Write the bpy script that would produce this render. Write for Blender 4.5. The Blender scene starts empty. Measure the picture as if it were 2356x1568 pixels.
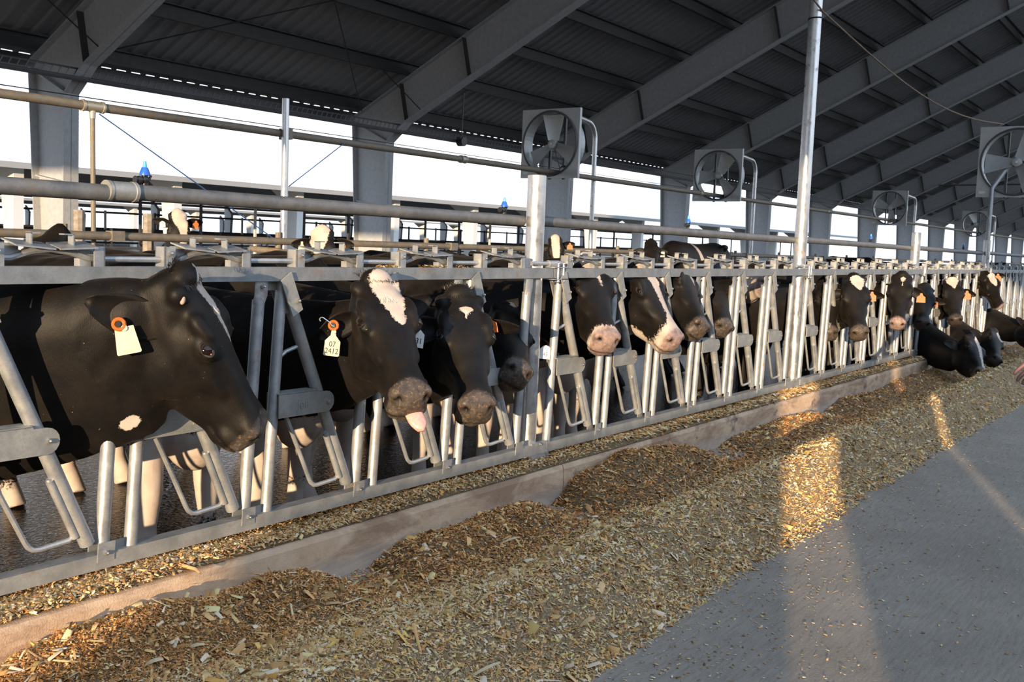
import bpy, bmesh, math, random
import numpy as np
from mathutils import Vector, Matrix
from mathutils.bvhtree import BVHTree
random.seed(7); RNG = np.random.default_rng(7)
C = bpy.context.scene.collection
SC = bpy.context.scene
R_ = math.radians
# ------------------------------------------------------------------ camera, sky, sun, exposure
FPX = 2350.0
RX = np.array([[0.57650714, -0.05619384, 0.81515751],
               [-0.81621731, -0.08575742, 0.57134488],
               [0.03779974, -0.99473007, -0.09530615]])      # world axes in camera terms (right, down, forward)
CAM = np.array([0.0, -2.827, 1.28])
cam = bpy.data.cameras.new('camera')
cam.sensor_width = 36.0; cam.lens = FPX / 2356 * 36.0; cam.clip_end = 800; cam.clip_start = 0.05
cam.dof.use_dof = True; cam.dof.focus_distance = 4.0; cam.dof.aperture_fstop = 11.0
camo = bpy.data.objects.new('camera', cam); C.objects.link(camo)
M = Matrix(((RX[0][0], -RX[0][1], -RX[0][2], CAM[0]), (RX[1][0], -RX[1][1], -RX[1][2], CAM[1]),
            (RX[2][0], -RX[2][1], -RX[2][2], CAM[2]), (0, 0, 0, 1)))
camo.matrix_world = M
SC.camera = camo
SC.view_settings.view_transform = 'Standard'; SC.view_settings.look = 'None'
SC.view_settings.gamma = 1.0; SC.view_settings.use_curve_mapping = False
SC.view_settings.exposure = 0.08
W = bpy.data.worlds.new('sky'); SC.world = W; W.use_nodes = True
bg = W.node_tree.nodes['Background']; wt = W.node_tree
_tc = wt.nodes.new('ShaderNodeTexCoord'); _sx = wt.nodes.new('ShaderNodeSeparateXYZ'); _rp = wt.nodes.new('ShaderNodeValToRGB')
wt.links.new(_tc.outputs['Generated'], _sx.inputs[0]); wt.links.new(_sx.outputs['Z'], _rp.inputs['Fac']); wt.links.new(_rp.outputs['Color'], bg.inputs[0])
_e = _rp.color_ramp.elements; _e[0].position = 0.0; _e[0].color = (0.86, 0.93, 1.0, 1); _e[1].position = 0.75; _e[1].color = (0.54, 0.72, 1.0, 1)   # pale horizon, blue zenith
bg.inputs[1].default_value = 1.95
SUN_AZ, SUN_EL = R_(21.0), R_(6.0)
sl = bpy.data.lights.new('sun', 'SUN'); sl.energy = 8.5; sl.color = (1.0, 0.74, 0.46); sl.angle = R_(0.3)
so = bpy.data.objects.new('sun', sl); C.objects.link(so); so.location = (-30, -14, 12)
sd = Vector((math.cos(SUN_AZ) * math.cos(SUN_EL), math.sin(SUN_AZ) * math.cos(SUN_EL), -math.sin(SUN_EL)))
so.rotation_euler = sd.to_track_quat('-Z', 'Y').to_euler()

def at(px, py, ax, val):
    """the point of the photograph's pixel (px, py) on the plane axis = val"""
    d = RX @ np.array([px - 1178.0, py - 784.0, FPX]); s = (val - CAM[ax]) / d[ax]
    return Vector(CAM + s * d)

def at_depth(px, py, z):
    return Vector(CAM + RX @ np.array([px - 1178.0, py - 784.0, FPX]) * (z / FPX))

# ------------------------------------------------------------------ scene helpers
def tag(o, label=None, cat=None, group=None, kind=None):
    if label: o['label'] = label
    if cat: o['category'] = cat
    if group: o['group'] = group
    if kind: o['kind'] = kind
    return o

def empty(name, loc=(0, 0, 0), label=None, cat=None, group=None):
    o = bpy.data.objects.new(name, None); C.objects.link(o); o.location = loc
    o.empty_display_size = 0.1
    return tag(o, label, cat, group)

def link(name, mesh, parent=None, loc=(0, 0, 0), rot=None):
    o = bpy.data.objects.new(name, mesh); C.objects.link(o)
    o.location = loc
    if rot is not None: o.rotation_euler = rot
    if parent is not None: o.parent = parent
    return o

class MB:
    """collects boxes, tubes and plates into one mesh"""
    def __init__(s): s.v = []; s.f = []; s.m = []
    def add(s, vs, fs, m=0):
        n = len(s.v); s.v += [tuple(p) for p in vs]
        for f in fs: s.f.append(tuple(i + n for i in f)); s.m.append(m)
        return s
    def box(s, lo, hi, m=0):
        x0, y0, z0 = lo; x1, y1, z1 = hi
        return s.add([(x0, y0, z0), (x1, y0, z0), (x1, y1, z0), (x0, y1, z0), (x0, y0, z1), (x1, y0, z1), (x1, y1, z1), (x0, y1, z1)],
                     [(3, 2, 1, 0), (4, 5, 6, 7), (0, 1, 5, 4), (1, 2, 6, 5), (2, 3, 7, 6), (3, 0, 4, 7)], m)
    def beam(s, p, q, w, h, up=(0, 0, 1), m=0):
        p = Vector(p); q = Vector(q); d = (q - p).normalized(); up = Vector(up)
        a = d.cross(up).normalized() * (w / 2); b = a.cross(d).normalized() * (h / 2)
        vs = [p - a - b, p + a - b, p + a + b, p - a + b, q - a - b, q + a - b, q + a + b, q - a + b]
        return s.add(vs, [(3, 2, 1, 0), (4, 5, 6, 7), (0, 1, 5, 4), (1, 2, 6, 5), (2, 3, 7, 6), (3, 0, 4, 7)], m)
    def prism(s, poly, o, u, v, w, m=0):
        """poly of (a, b) pairs in the plane o + a*u + b*v, extruded by w (a vector)"""
        o = Vector(o); u = Vector(u); v = Vector(v); w = Vector(w); n = len(poly)
        a = [o + u * x + v * y for x, y in poly]; b = [p + w for p in a]
        fs = [tuple(range(n - 1, -1, -1)), tuple(range(n, 2 * n))] + [(i, (i + 1) % n, n + (i + 1) % n, n + i) for i in range(n)]
        return s.add(a + b, fs, m)
    def tube(s, pts, r, n=10, m=0, caps=True, flat=1.0):
        pts = [Vector(p) for p in pts]; k = len(pts)
        rr = r if hasattr(r, '__len__') else [r] * k
        t0 = (pts[1] - pts[0]).normalized()
        a = t0.orthogonal().normalized()
        vs = []
        for i in range(k):
            t = (pts[min(i + 1, k - 1)] - pts[max(i - 1, 0)])
            t = t.normalized() if t.length > 1e-9 else t0
            a = (a - t * a.dot(t)).normalized(); b = t.cross(a)
            for j in range(n):
                th = 2 * math.pi * j / n
                vs.append(pts[i] + a * (math.cos(th) * rr[i]) + b * (math.sin(th) * rr[i] * flat))
        fs = [(i * n + j, i * n + (j + 1) % n, (i + 1) * n + (j + 1) % n, (i + 1) * n + j) for i in range(k - 1) for j in range(n)]
        if caps: fs += [tuple(range(n - 1, -1, -1)), tuple(range((k - 1) * n, k * n))]
        return s.add(vs, fs, m)
    def ball(s, c, r, nu=12, nv=8, m=0, axes=None):
        """ellipsoid; r a number or three; axes three unit vectors"""
        r = (r, r, r) if not hasattr(r, '__len__') else r
        ax = axes or (Vector((1, 0, 0)), Vector((0, 1, 0)), Vector((0, 0, 1))); c = Vector(c)
        vs = [c + ax[2] * r[2]]
        for i in range(1, nv):
            ph = math.pi * i / nv
            for j in range(nu):
                th = 2 * math.pi * j / nu
                vs.append(c + ax[0] * (r[0] * math.sin(ph) * math.cos(th)) + ax[1] * (r[1] * math.sin(ph) * math.sin(th)) + ax[2] * (r[2] * math.cos(ph)))
        vs.append(c - ax[2] * r[2]); L = len(vs) - 1
        fs = [(0, 1 + j, 1 + (j + 1) % nu) for j in range(nu)]
        for i in range(nv - 2):
            for j in range(nu):
                p = 1 + i * nu
                fs.append((p + j, p + nu + j, p + nu + (j + 1) % nu, p + (j + 1) % nu))
        p = 1 + (nv - 2) * nu
        fs += [(p + j, L, p + (j + 1) % nu) for j in range(nu)]
        return s.add(vs, fs, m)
    def loft(s, rings, m=0):
        n = len(rings[0]); vs = [p for r in rings for p in r]; k = len(rings)
        fs = [(i * n + j, i * n + (j + 1) % n, (i + 1) * n + (j + 1) % n, (i + 1) * n + j) for i in range(k - 1) for j in range(n)]
        fs += [tuple(range(n - 1, -1, -1)), tuple(range((k - 1) * n, k * n))]
        return s.add(vs, fs, m)
    def mesh(s, name, mats, smooth=True, ang=38):
        me = bpy.data.meshes.new(name); me.from_pydata(s.v, [], s.f)
        for mm in (mats if isinstance(mats, (list, tuple)) else [mats]): me.materials.append(mm)
        if any(s.m): me.polygons.foreach_set('material_index', s.m)
        bm = bmesh.new(); bm.from_mesh(me); bmesh.ops.recalc_face_normals(bm, faces=bm.faces); bm.to_mesh(me); bm.free()
        if smooth:
            me.polygons.foreach_set('use_smooth', [True] * len(me.polygons)); me.set_sharp_from_angle(angle=R_(ang))
        me.update(); return me
    def build(s, name, mats, parent=None, loc=(0, 0, 0), smooth=True, ang=38):
        return link(name, s.mesh(name, mats, smooth, ang), parent, loc)

def text_mesh(body, size, depth=0.001):
    cu = bpy.data.curves.new('lettering', 'FONT'); cu.body = body; cu.size = size; cu.extrude = depth
    cu.align_x = 'CENTER'; cu.align_y = 'CENTER'; cu.resolution_u = 3
    ob = bpy.data.objects.new('lettering', cu); C.objects.link(ob)
    bpy.context.view_layer.update()
    me = bpy.data.meshes.new_from_object(ob.evaluated_get(bpy.context.evaluated_depsgraph_get()))
    vs = [v.co.copy() for v in me.vertices]; fs = [tuple(p.vertices) for p in me.polygons]
    bpy.data.objects.remove(ob); bpy.data.meshes.remove(me); bpy.data.curves.remove(cu)
    return vs, fs

# ------------------------------------------------------------------ materials
class N:
    def __init__(s, name):
        s.m = bpy.data.materials.new(name); s.m.use_nodes = True; s.t = s.m.node_tree
        s.b = s.t.nodes['Principled BSDF']; s.b.inputs['Roughness'].default_value = 0.6
    def n(s, typ, **kw):
        x = s.t.nodes.new(typ)
        for k, v in kw.items():
            if k in x.inputs: x.inputs[k].default_value = v
            else: setattr(x, k, v)
        return x
    def l(s, a, b): s.t.links.new(a, b)
    def coord(s, kind='Object', scale=(1, 1, 1)):
        tc = s.n('ShaderNodeTexCoord'); mp = s.n('ShaderNodeMapping'); mp.inputs['Scale'].default_value = scale
        s.l(tc.outputs[kind], mp.inputs['Vector']); return mp.outputs[0]
    def world(s, scale=(1, 1, 1)):
        g = s.n('ShaderNodeNewGeometry'); mp = s.n('ShaderNodeMapping'); mp.inputs['Scale'].default_value = scale
        s.l(g.outputs['Position'], mp.inputs['Vector']); return mp.outputs[0]
    def noise(s, vec, scale, detail=4, rough=0.55, dist=0.0):
        x = s.n('ShaderNodeTexNoise'); x.inputs['Scale'].default_value = scale; x.inputs['Detail'].default_value = detail
        x.inputs['Roughness'].default_value = rough; x.inputs['Distortion'].default_value = dist
        s.l(vec, x.inputs['Vector']); return x.outputs['Fac']
    def ramp(s, fac, *stops):
        r = s.n('ShaderNodeValToRGB'); e = r.color_ramp.elements
        while len(e) < len(stops): e.new(0.5)
        for el, (p, c) in zip(e, stops):
            el.position = p; el.color = (c, c, c, 1) if not hasattr(c, '__len__') else (*c, 1)
        s.l(fac, r.inputs['Fac']); return r.outputs['Color']
    def mix(s, fac, a, b):
        x = s.n('ShaderNodeMix', data_type='RGBA')
        for sock, v in ((x.inputs[0], fac), (x.inputs[6], a), (x.inputs[7], b)):
            if hasattr(v, 'links'): s.l(v, sock)
            elif hasattr(v, '__len__'): sock.default_value = (*v, 1)
            else: sock.default_value = v
        return x.outputs[2]
    def math(s, op, a, b=0.0):
        x = s.n('ShaderNodeMath', operation=op)
        for sock, v in ((x.inputs[0], a), (x.inputs[1], b)):
            if hasattr(v, 'links'): s.l(v, sock)
            else: sock.default_value = v
        return x.outputs[0]
    def set(s, **kw):
        for k, v in kw.items():
            i = s.b.inputs[k.replace('_', ' ')]
            if hasattr(v, 'links'): s.l(v, i)
            elif hasattr(v, '__len__') and len(v) == 3: i.default_value = (*v, 1)
            else: i.default_value = v
        return s
    def bump(s, h, strength=0.3, dist=0.01):
        x = s.n('ShaderNodeBump'); x.inputs['Strength'].default_value = strength; x.inputs['Distance'].default_value = dist
        s.l(h, x.inputs['Height']); s.l(x.outputs[0], s.b.inputs['Normal']); return s

def mat_flat(name, col, rough=0.6, metal=0.0, spec=0.5, vary=0.0, scale=20):
    k = N(name)
    if vary:
        f = k.noise(k.coord(), scale, 5)
        c0 = tuple(c * (1 - vary) for c in col); c1 = tuple(min(1, c * (1 + vary)) for c in col)
        k.set(Base_Color=k.ramp(f, (0.3, c0), (0.7, c1)))
    else: k.set(Base_Color=col)
    k.set(Roughness=rough, Metallic=metal); k.b.inputs['Specular IOR Level'].default_value = spec
    return k.m

def mat_galv(name, a, b, rust=0.0, metal=0.55, rough=0.42, rustcol=(0.20, 0.10, 0.045), rscale=9):
    k = N(name); v = k.coord(); w = k.world()
    sp = k.n('ShaderNodeTexVoronoi'); sp.inputs['Scale'].default_value = 90; k.l(w, sp.inputs['Vector'])
    f = k.noise(w, 14, 6, 0.65); fs = k.noise(w, 160, 3)
    base = k.mix(k.ramp(f, (0.32, 0.0), (0.68, 1.0)), a, b)
    base = k.mix(k.math('MULTIPLY', k.ramp(fs, (0.45, 0.0), (0.75, 1.0)), 0.25), base, tuple(x * 0.55 for x in a))
    if rust:
        rf = k.noise(w, rscale, 8, 0.7)
        rm = k.ramp(rf, (0.62 - 0.22 * rust, 0.0), (0.74 - 0.12 * rust, 1.0))
        base = k.mix(k.math('MULTIPLY', rm, 0.75), base, rustcol)
        k.set(Metallic=k.mix(rm, (metal,) * 3, (0.05,) * 3))
    else: k.set(Metallic=metal)
    k.set(Base_Color=base, Roughness=k.ramp(f, (0.3, rough - 0.08), (0.7, rough + 0.15)))
    k.bump(fs, 0.12, 0.002)
    return k.m

GALV = mat_galv('galvanised_steel', (0.30, 0.32, 0.34), (0.46, 0.47, 0.47), rust=0.25)
GALV_PLATE = mat_galv('galvanised_plate', (0.25, 0.26, 0.255), (0.37, 0.37, 0.35), rust=0.2, metal=0.35, rough=0.5)
GALV_BRIGHT = mat_galv('bright_galvanised_pipe', (0.55, 0.56, 0.57), (0.70, 0.70, 0.70), rust=0.12, metal=0.85, rough=0.30)
RAIL_TOP = mat_galv('dull_galvanised_rail', (0.17, 0.19, 0.205), (0.27, 0.285, 0.295), rust=0.25, metal=0.3, rough=0.5)
PIPE_OLD = mat_galv('weathered_pipe', (0.11, 0.115, 0.12), (0.20, 0.20, 0.20), rust=0.35, metal=0.3, rough=0.55, rustcol=(0.15, 0.12, 0.085), rscale=16)
PIPE_RUST = mat_galv('rusty_water_pipe', (0.15, 0.135, 0.11), (0.24, 0.21, 0.165), rust=0.6, metal=0.2, rough=0.6, rustcol=(0.22, 0.13, 0.06), rscale=10)
BOLT = mat_flat('bolt_steel', (0.55, 0.54, 0.52), 0.3, 0.9)
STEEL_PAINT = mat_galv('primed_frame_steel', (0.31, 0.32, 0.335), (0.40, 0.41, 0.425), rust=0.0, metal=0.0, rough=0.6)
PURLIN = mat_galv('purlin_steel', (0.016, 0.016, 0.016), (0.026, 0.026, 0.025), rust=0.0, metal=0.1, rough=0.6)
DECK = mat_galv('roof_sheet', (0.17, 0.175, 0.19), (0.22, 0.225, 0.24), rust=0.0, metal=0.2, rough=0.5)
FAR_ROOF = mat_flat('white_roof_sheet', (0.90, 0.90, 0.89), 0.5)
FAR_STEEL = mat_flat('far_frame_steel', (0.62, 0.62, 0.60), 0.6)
DARK = mat_flat('dark_metal', (0.02, 0.02, 0.022), 0.5)
DARK_STEEL = mat_flat('dark_grey_steel', (0.08, 0.08, 0.085), 0.5, 0.4)
BLACK_PLASTIC = mat_flat('black_plastic', (0.012, 0.012, 0.014), 0.4)
BLUE_PLASTIC = mat_flat('blue_plastic', (0.02, 0.12, 0.55), 0.35)
CYAN_PLASTIC = mat_flat('cyan_plastic', (0.05, 0.45, 0.75), 0.3)
FAN_METAL = mat_galv('fan_sheet', (0.42, 0.43, 0.43), (0.50, 0.51, 0.51), rust=0.0, metal=0.4, rough=0.45)
CABLE = mat_flat('rusty_cable', (0.17, 0.11, 0.07), 0.7, 0.1, vary=0.3)
WIRE_BLUE = mat_flat('blue_cord', (0.03, 0.09, 0.25), 0.5)

k = N('alley_concrete'); w = k.world()
f1 = k.noise(w, 1.3, 8, 0.65); f2 = k.noise(k.world((3, 26, 3)), 3, 6, 0.6); f3 = k.noise(w, 130, 4)
c = k.mix(k.ramp(f1, (0.3, 0.0), (0.7, 1.0)), (0.24, 0.205, 0.165), (0.37, 0.32, 0.26))
c = k.mix(k.math('MULTIPLY', k.ramp(f2, (0.4, 0.0), (0.7, 1.0)), 0.5), c, (0.12, 0.115, 0.11))
c = k.mix(k.math('MULTIPLY', k.ramp(f3, (0.52, 0.0), (0.64, 1.0)), 0.55), c, (0.40, 0.33, 0.24))
k.set(Base_Color=c, Roughness=k.ramp(f1, (0.3, 0.75), (0.7, 0.9))).bump(f3, 0.25, 0.004); ALLEY = k.m

k = N('stained_curb_concrete'); w = k.world((1, 1, 1))
f1 = k.noise(k.world((1.0, 1, 3)), 2.2, 8, 0.7, 0.4); f2 = k.noise(w, 9, 8, 0.7); f3 = k.noise(w, 170, 4)
g = k.n('ShaderNodeNewGeometry'); sx = k.n('ShaderNodeSeparateXYZ'); k.l(g.outputs['Position'], sx.inputs[0])
c = k.mix(k.ramp(f2, (0.3, 0.0), (0.7, 1.0)), (0.50, 0.335, 0.205), (0.68, 0.50, 0.34))
c = k.mix(k.math('MULTIPLY', k.ramp(f1, (0.44, 0.0), (0.60, 1.0)), 0.75), c, (0.25, 0.145, 0.085))
blot = k.math('MULTIPLY', k.ramp(k.noise(k.world((1, 1, 2)), 4.5, 7, 0.7), (0.56, 0.0), (0.66, 1.0)), k.ramp(k.math('MULTIPLY', sx.outputs[0], 0.1), (0.30, 0.0), (0.50, 1.0)))
c = k.mix(k.math('MULTIPLY', blot, 0.8), c, (0.06, 0.048, 0.042))
low = k.ramp(k.math('ADD', k.math('MULTIPLY', sx.outputs[2], 5.0), k.math('MULTIPLY', f2, 0.4)), (0.42, 1.0), (0.70, 0.0))
c = k.mix(k.math('MULTIPLY', low, 0.5), c, (0.40, 0.37, 0.33))
k.set(Base_Color=c, Roughness=0.85).bump(k.math('ADD', f3, k.math('MULTIPLY', f2, 2.0)), 0.35, 0.006); CURB = k.m

k = N('wet_slurry'); w = k.world()
f1 = k.noise(w, 2.0, 6, 0.6); f2 = k.noise(w, 38, 4, 0.6, 1.0)
k.set(Base_Color=k.ramp(f1, (0.35, (0.006, 0.005, 0.0045)), (0.7, (0.022, 0.014, 0.009))), Roughness=k.ramp(k.noise(w, 5, 4), (0.4, 0.03), (0.75, 0.10)))
k.b.inputs['Specular IOR Level'].default_value = 0.12; k.bump(f2, 0.25, 0.02); SLURRY = k.m

k = N('outside_ground'); w = k.world(); f1 = k.noise(w, 0.4, 8, 0.65)
k.set(Base_Color=k.ramp(f1, (0.3, (0.07, 0.06, 0.045)), (0.7, (0.14, 0.125, 0.10))), Roughness=0.9); GROUND = k.m

k = N('feed_bed'); w = k.world(); f1 = k.noise(w, 120, 5, 0.75); f2 = k.noise(w, 3, 4)
c = k.ramp(f1, (0.28, (0.06, 0.040, 0.018)), (0.48, (0.30, 0.21, 0.11)), (0.70, (0.62, 0.47, 0.29)))
g = k.n('ShaderNodeNewGeometry'); sx = k.n('ShaderNodeSeparateXYZ'); k.l(g.outputs['Position'], sx.inputs[0])
wet = k.ramp(k.math('ADD', k.math('ADD', sx.outputs[1], 1.0), k.math('MULTIPLY', f2, 0.25)), (0.42, 0.0), (0.62, 1.0))    # the feed by the kerb is damp and browner
k.set(Base_Color=k.mix(k.math('MULTIPLY', wet, 0.55), c, (0.10, 0.062, 0.025)), Roughness=0.95).bump(f1, 0.8, 0.012); FEED_BED = k.m

k = N('feed_chips'); a = k.n('ShaderNodeAttribute'); a.attribute_name = 'chip'
k.set(Base_Color=a.outputs['Color'], Roughness=0.85); k.b.inputs['Specular IOR Level'].default_value = 0.25; CHIPS = k.m

def coat(name, nose, crumbs=0.5):
    k = N(name); v = k.coord(); a = k.n('ShaderNodeAttribute'); a.attribute_name = 'mask'
    sp = k.n('ShaderNodeSeparateColor'); k.l(a.outputs['Color'], sp.inputs[0])
    hair = k.noise(k.coord(scale=(1, 1, 0.35)), 260, 3, 0.6); soft = k.noise(v, 11, 5, 0.6); edge = k.noise(v, 70, 4, 0.7)
    wv = k.math('ADD', sp.outputs[0], k.math('MULTIPLY', k.math('SUBTRACT', edge, 0.5), 0.35))
    wm = k.ramp(wv, (0.47, 0.0), (0.53, 1.0))
    blk = k.mix(k.ramp(soft, (0.35, 0.0), (0.7, 1.0)), (0.0046, 0.0044, 0.0048), (0.0115, 0.0090, 0.0072))
    wht = k.mix(k.ramp(soft, (0.35, 0.0), (0.75, 1.0)), (0.52, 0.46, 0.41), (0.42, 0.33, 0.28))
    c = k.mix(wm, blk, wht)
    nz = k.mix(k.ramp(k.noise(v, 45, 4), (0.4, 0.0), (0.65, 1.0)), nose, tuple(x * 0.6 for x in nose))
    c = k.mix(sp.outputs[1], c, nz)
    cr = k.math('MULTIPLY', k.ramp(k.noise(v, 85, 6, 0.75), (0.60 - 0.1 * crumbs, 0.0), (0.68 - 0.1 * crumbs, 1.0)), k.ramp(sp.outputs[1], (0.05, 0.0), (0.6, 0.8)))
    c = k.mix(cr, c, (0.19, 0.125, 0.07))
    spk = k.math('MULTIPLY', k.ramp(k.noise(v, 120, 2, 0.5), (0.765, 0.0), (0.79, 1.0)), 0.8)
    c = k.mix(spk, c, (0.34, 0.25, 0.15))
    c = k.mix(sp.outputs[2], c, (0.004, 0.003, 0.003))
    k.set(Base_Color=c, Roughness=k.mix(sp.outputs[1], (0.52,) * 3, (0.40,) * 3))
    k.b.inputs['Specular IOR Level'].default_value = 0.17
    k.b.inputs['Sheen Weight'].default_value = 0.03; k.b.inputs['Sheen Roughness'].default_value = 0.45
    k.b.inputs['Sheen Tint'].default_value = (0.55, 0.45, 0.36, 1)
    k.bump(k.math('ADD', hair, k.math('MULTIPLY', soft, 1.2)), 0.26, 0.003)
    return k.m
COAT_DARK = coat('holstein_coat_dark_nose', (0.075, 0.064, 0.058), 0.7)
COAT_PINK = coat('holstein_coat_pink_nose', (0.30, 0.215, 0.195), 0.3)
COAT_FAR = coat('holstein_coat_plain', (0.045, 0.038, 0.035), 0.1)
EYE = mat_flat('wet_dark_eye', (0.010, 0.005, 0.0035), 0.07, 0, 0.45)
LID = mat_flat('eyelid_skin', (0.009, 0.007, 0.006), 0.6)
LID_PINK = mat_flat('pink_eye_corner', (0.50, 0.16, 0.15), 0.25)
HAIR_BLACK = mat_flat('black_hair', (0.012, 0.010, 0.009), 0.45)
HAIR_WHITE = mat_flat('white_hair', (0.72, 0.63, 0.55), 0.6)
TAG_CREAM = mat_flat('cream_tag_plastic', (0.56, 0.51, 0.38), 0.5, vary=0.12, scale=40)
TAG_WHITE = mat_flat('white_tag_plastic', (0.70, 0.70, 0.68), 0.5)
TAG_ORANGE = mat_flat('orange_tag_plastic', (0.46, 0.105, 0.008), 0.5)
INK = mat_flat('tag_ink', (0.01, 0.01, 0.012), 0.6)
TONGUE = mat_flat('pink_tongue', (0.66, 0.33, 0.28), 0.3, vary=0.2, scale=60)
HOOF = mat_flat('hoof_horn', (0.06, 0.045, 0.03), 0.6)
# ------------------------------------------------------------------ ground, alley, curb
def slab(name, lo, hi, m, kind='structure'):
    o = MB().box(lo, hi).build(name, m, smooth=False); return tag(o, kind=kind)
slab('ground', (-220, -260, -0.75), (420, 320, -0.45), GROUND)
slab('floor_alley', (-21, -6.45, -0.5), (96, -0.165, 0.0), ALLEY)
slab('floor_cow_lane', (-21, 0.14, -0.5), (96, 11.0, -0.2), SLURRY)
slab('floor_opposite', (-21, -17, -0.5), (96, -6.45, -0.15), SLURRY)
cb = MB()
for i in range(-5, 9):                                  # the cast kerb, one length per fence bay
    x0 = 0.55 + 3.75 * i; x1 = x0 + 3.744
    cb.prism([(-0.165, -0.3), (0.14, -0.3), (0.14, 0.185), (-0.135, 0.185), (-0.155, 0.178), (-0.163, 0.16)], (x0, 0, 0), (0, 1, 0), (0, 0, 1), (x1 - x0, 0, 0))
tag(cb.build('trim_feed_kerb', CURB, smooth=False), kind='structure')
sb = MB(); sb.box((-21, 4.75, -0.3), (96, 7.4, 0.02))
tag(sb.build('trim_stall_bed', ALLEY, smooth=False), kind='structure')

# ------------------------------------------------------------------ roof: sheets, purlins, portal frames
SLOPE = 0.495; RIDGE_Y = -3.0; EAVE_Y = 10.76
def zr(y): return 3.55 + SLOPE * (EAVE_Y - y) if y >= RIDGE_Y else 3.55 + SLOPE * (EAVE_Y - (2 * RIDGE_Y - y))
X0R, X1R = -20.0, 96.0
def roof_sheets(name, yr, ye, zr_, ze, x0, x1, pitch, m, parent=None, hgt=0.035):
    b = MB(); xs = np.arange(x0, x1, pitch); prof = []
    for x in xs: prof += [(x, 0.0), (x + pitch * 0.62, 0.0), (x + pitch * 0.72, -hgt), (x + pitch * 0.90, -hgt)]
    vs = []
    for (x, dz) in prof: vs += [(x, yr, zr_ + dz), (x, ye, ze + dz), (x, yr, zr_ + dz + 0.03), (x, ye, ze + dz + 0.03)]
    fs = []
    for i in range(len(prof) - 1):
        a = 4 * i; c = 4 * (i + 1); fs += [(a, a + 1, c + 1, c), (a + 2, c + 2, c + 3, a + 3)]
    b.add(vs, fs); return b.build(name, m, parent, smooth=False)
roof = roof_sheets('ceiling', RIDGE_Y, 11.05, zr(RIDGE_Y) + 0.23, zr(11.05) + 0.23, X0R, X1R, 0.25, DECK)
tag(roof, kind='structure')
def purlin(y, sgn=1):
    b = MB(); z = zr(y) + 0.005
    prof = [(0, 0), (0.075, 0), (0.075, 0.022), (0.014, 0.022), (0.014, 0.20), (-0.065, 0.20), (-0.065, 0.186), (0, 0.186)]
    b.prism([(sgn * a, c) for a, c in prof], (X0R, y, z), (0, 1, -SLOPE * sgn * 0.0), (0, 0, 1), (X1R - X0R, 0, 0))
    return b.build('purlin', PURLIN, roof, smooth=False)
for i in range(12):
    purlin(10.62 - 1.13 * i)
gt = MB(); gt.box((X0R, 11.02, 3.46), (X1R, 11.22, 3.62))
gt.build('gutter', DARK_STEEL, roof, smooth=False)

def frame_half(s, cy0, cy1, zbase, mirror, knee_only=None, w=0.22, deep=0.77):
    """a tapered column and a rafter, built in y (outer face first) for one half; mirror maps y"""
    t = 0.012
    def mp(y): return mirror(y)
    web_c = [(10.64, zbase), (10.04, zbase), (9.98, 3.03), (10.85, 3.42)]
    fl = []
    def plate(poly, x=-t / 2, tx=t, m=0):
        s.prism([(mp(a), c) for a, c in poly], (x, 0, 0), (0, 1, 0), (0, 0, 1), (tx, 0, 0), m)
    def flange(p, q, th=0.016):
        (a, c), (d, e) = p, q; n = Vector((0, e - c, a - d)).normalized() * th
        s.prism([(mp(a), c), (mp(d), e), (mp(d + n.y), e + n.z), (mp(a + n.y), c + n.z)], (-w / 2, 0, 0), (0, 1, 0), (0, 0, 1), (w, 0, 0))
    return plate, flange, web_c

def portal(X, mirror, both, label, group, mats=STEEL_PAINT, name='portal_frame', yend=-3.0, parent=None, dz=0.0, zbase=-0.4):
    root = parent or empty(name, (X, mirror(10.3), zbase), label, 'steel frame', group)
    lo = (0, -mirror(10.3), -zbase) if parent is None else (X, 0, 0)
    for half in ((0, 1) if both else (0,)):
        mm = mirror if half == 0 else (lambda y: -6.0 - mirror(y))
        s = MB(); plate, flange, web_c = frame_half(s, 0, 0, zbase, mm)
        plate(web_c); flange((10.04, zbase), (9.98, 3.03)); flange((10.85, 3.42), (10.64, zbase))
        o = s.build('column', mats, root, lo, smooth=False)
        for poly in ([(10.70, 1.95), (10.02, 1.85), (10.02, 1.865), (10.70, 1.965)], [(10.83, 3.40), (10.0, 3.03), (10.0, 3.05), (10.83, 3.42)]):
            b = MB(); plate, flange, _ = frame_half(b, 0, 0, zbase, mm); plate(poly, -0.10, 0.2); b.build('stiffener', mats, root, lo, smooth=False)
        r = MB(); plate, flange, _ = frame_half(r, 0, 0, zbase, mm)
        zt = lambda y: 3.55 + SLOPE * (EAVE_Y - y)
        zb = lambda y: zt(y) - 0.77
        plate([(10.85, 3.42), (9.98, 3.03), (9.55, 3.37), (yend, zb(yend)), (yend, zt(yend)), (10.85, zt(10.85))])
        flange((9.98, 3.03), (9.55, 3.37)); flange((9.55, 3.37), (yend, zb(yend))); flange((yend, zt(yend)), (10.85, zt(10.85)))
        r.build('rafter', mats, root, lo, smooth=False)
        for y in (9.55, 8.15, 5.1, 2.0, -1.0):
            if y < yend: continue
            q = MB(); plate, flange, _ = frame_half(q, 0, 0, zbase, mm)
            plate([(y - 0.008, zb(y) + 0.01), (y + 0.14, zt(y) - 0.09), (y + 0.156, zt(y) - 0.09), (y + 0.008, zb(y) + 0.01)], -0.10, 0.2)
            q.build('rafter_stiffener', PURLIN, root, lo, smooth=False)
    return root
ORD = ['first', 'second', 'third', 'fourth', 'fifth', 'sixth', 'seventh', 'eighth', 'ninth', 'tenth', 'eleventh', 'twelfth', 'thirteenth', 'fourteenth']
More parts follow.
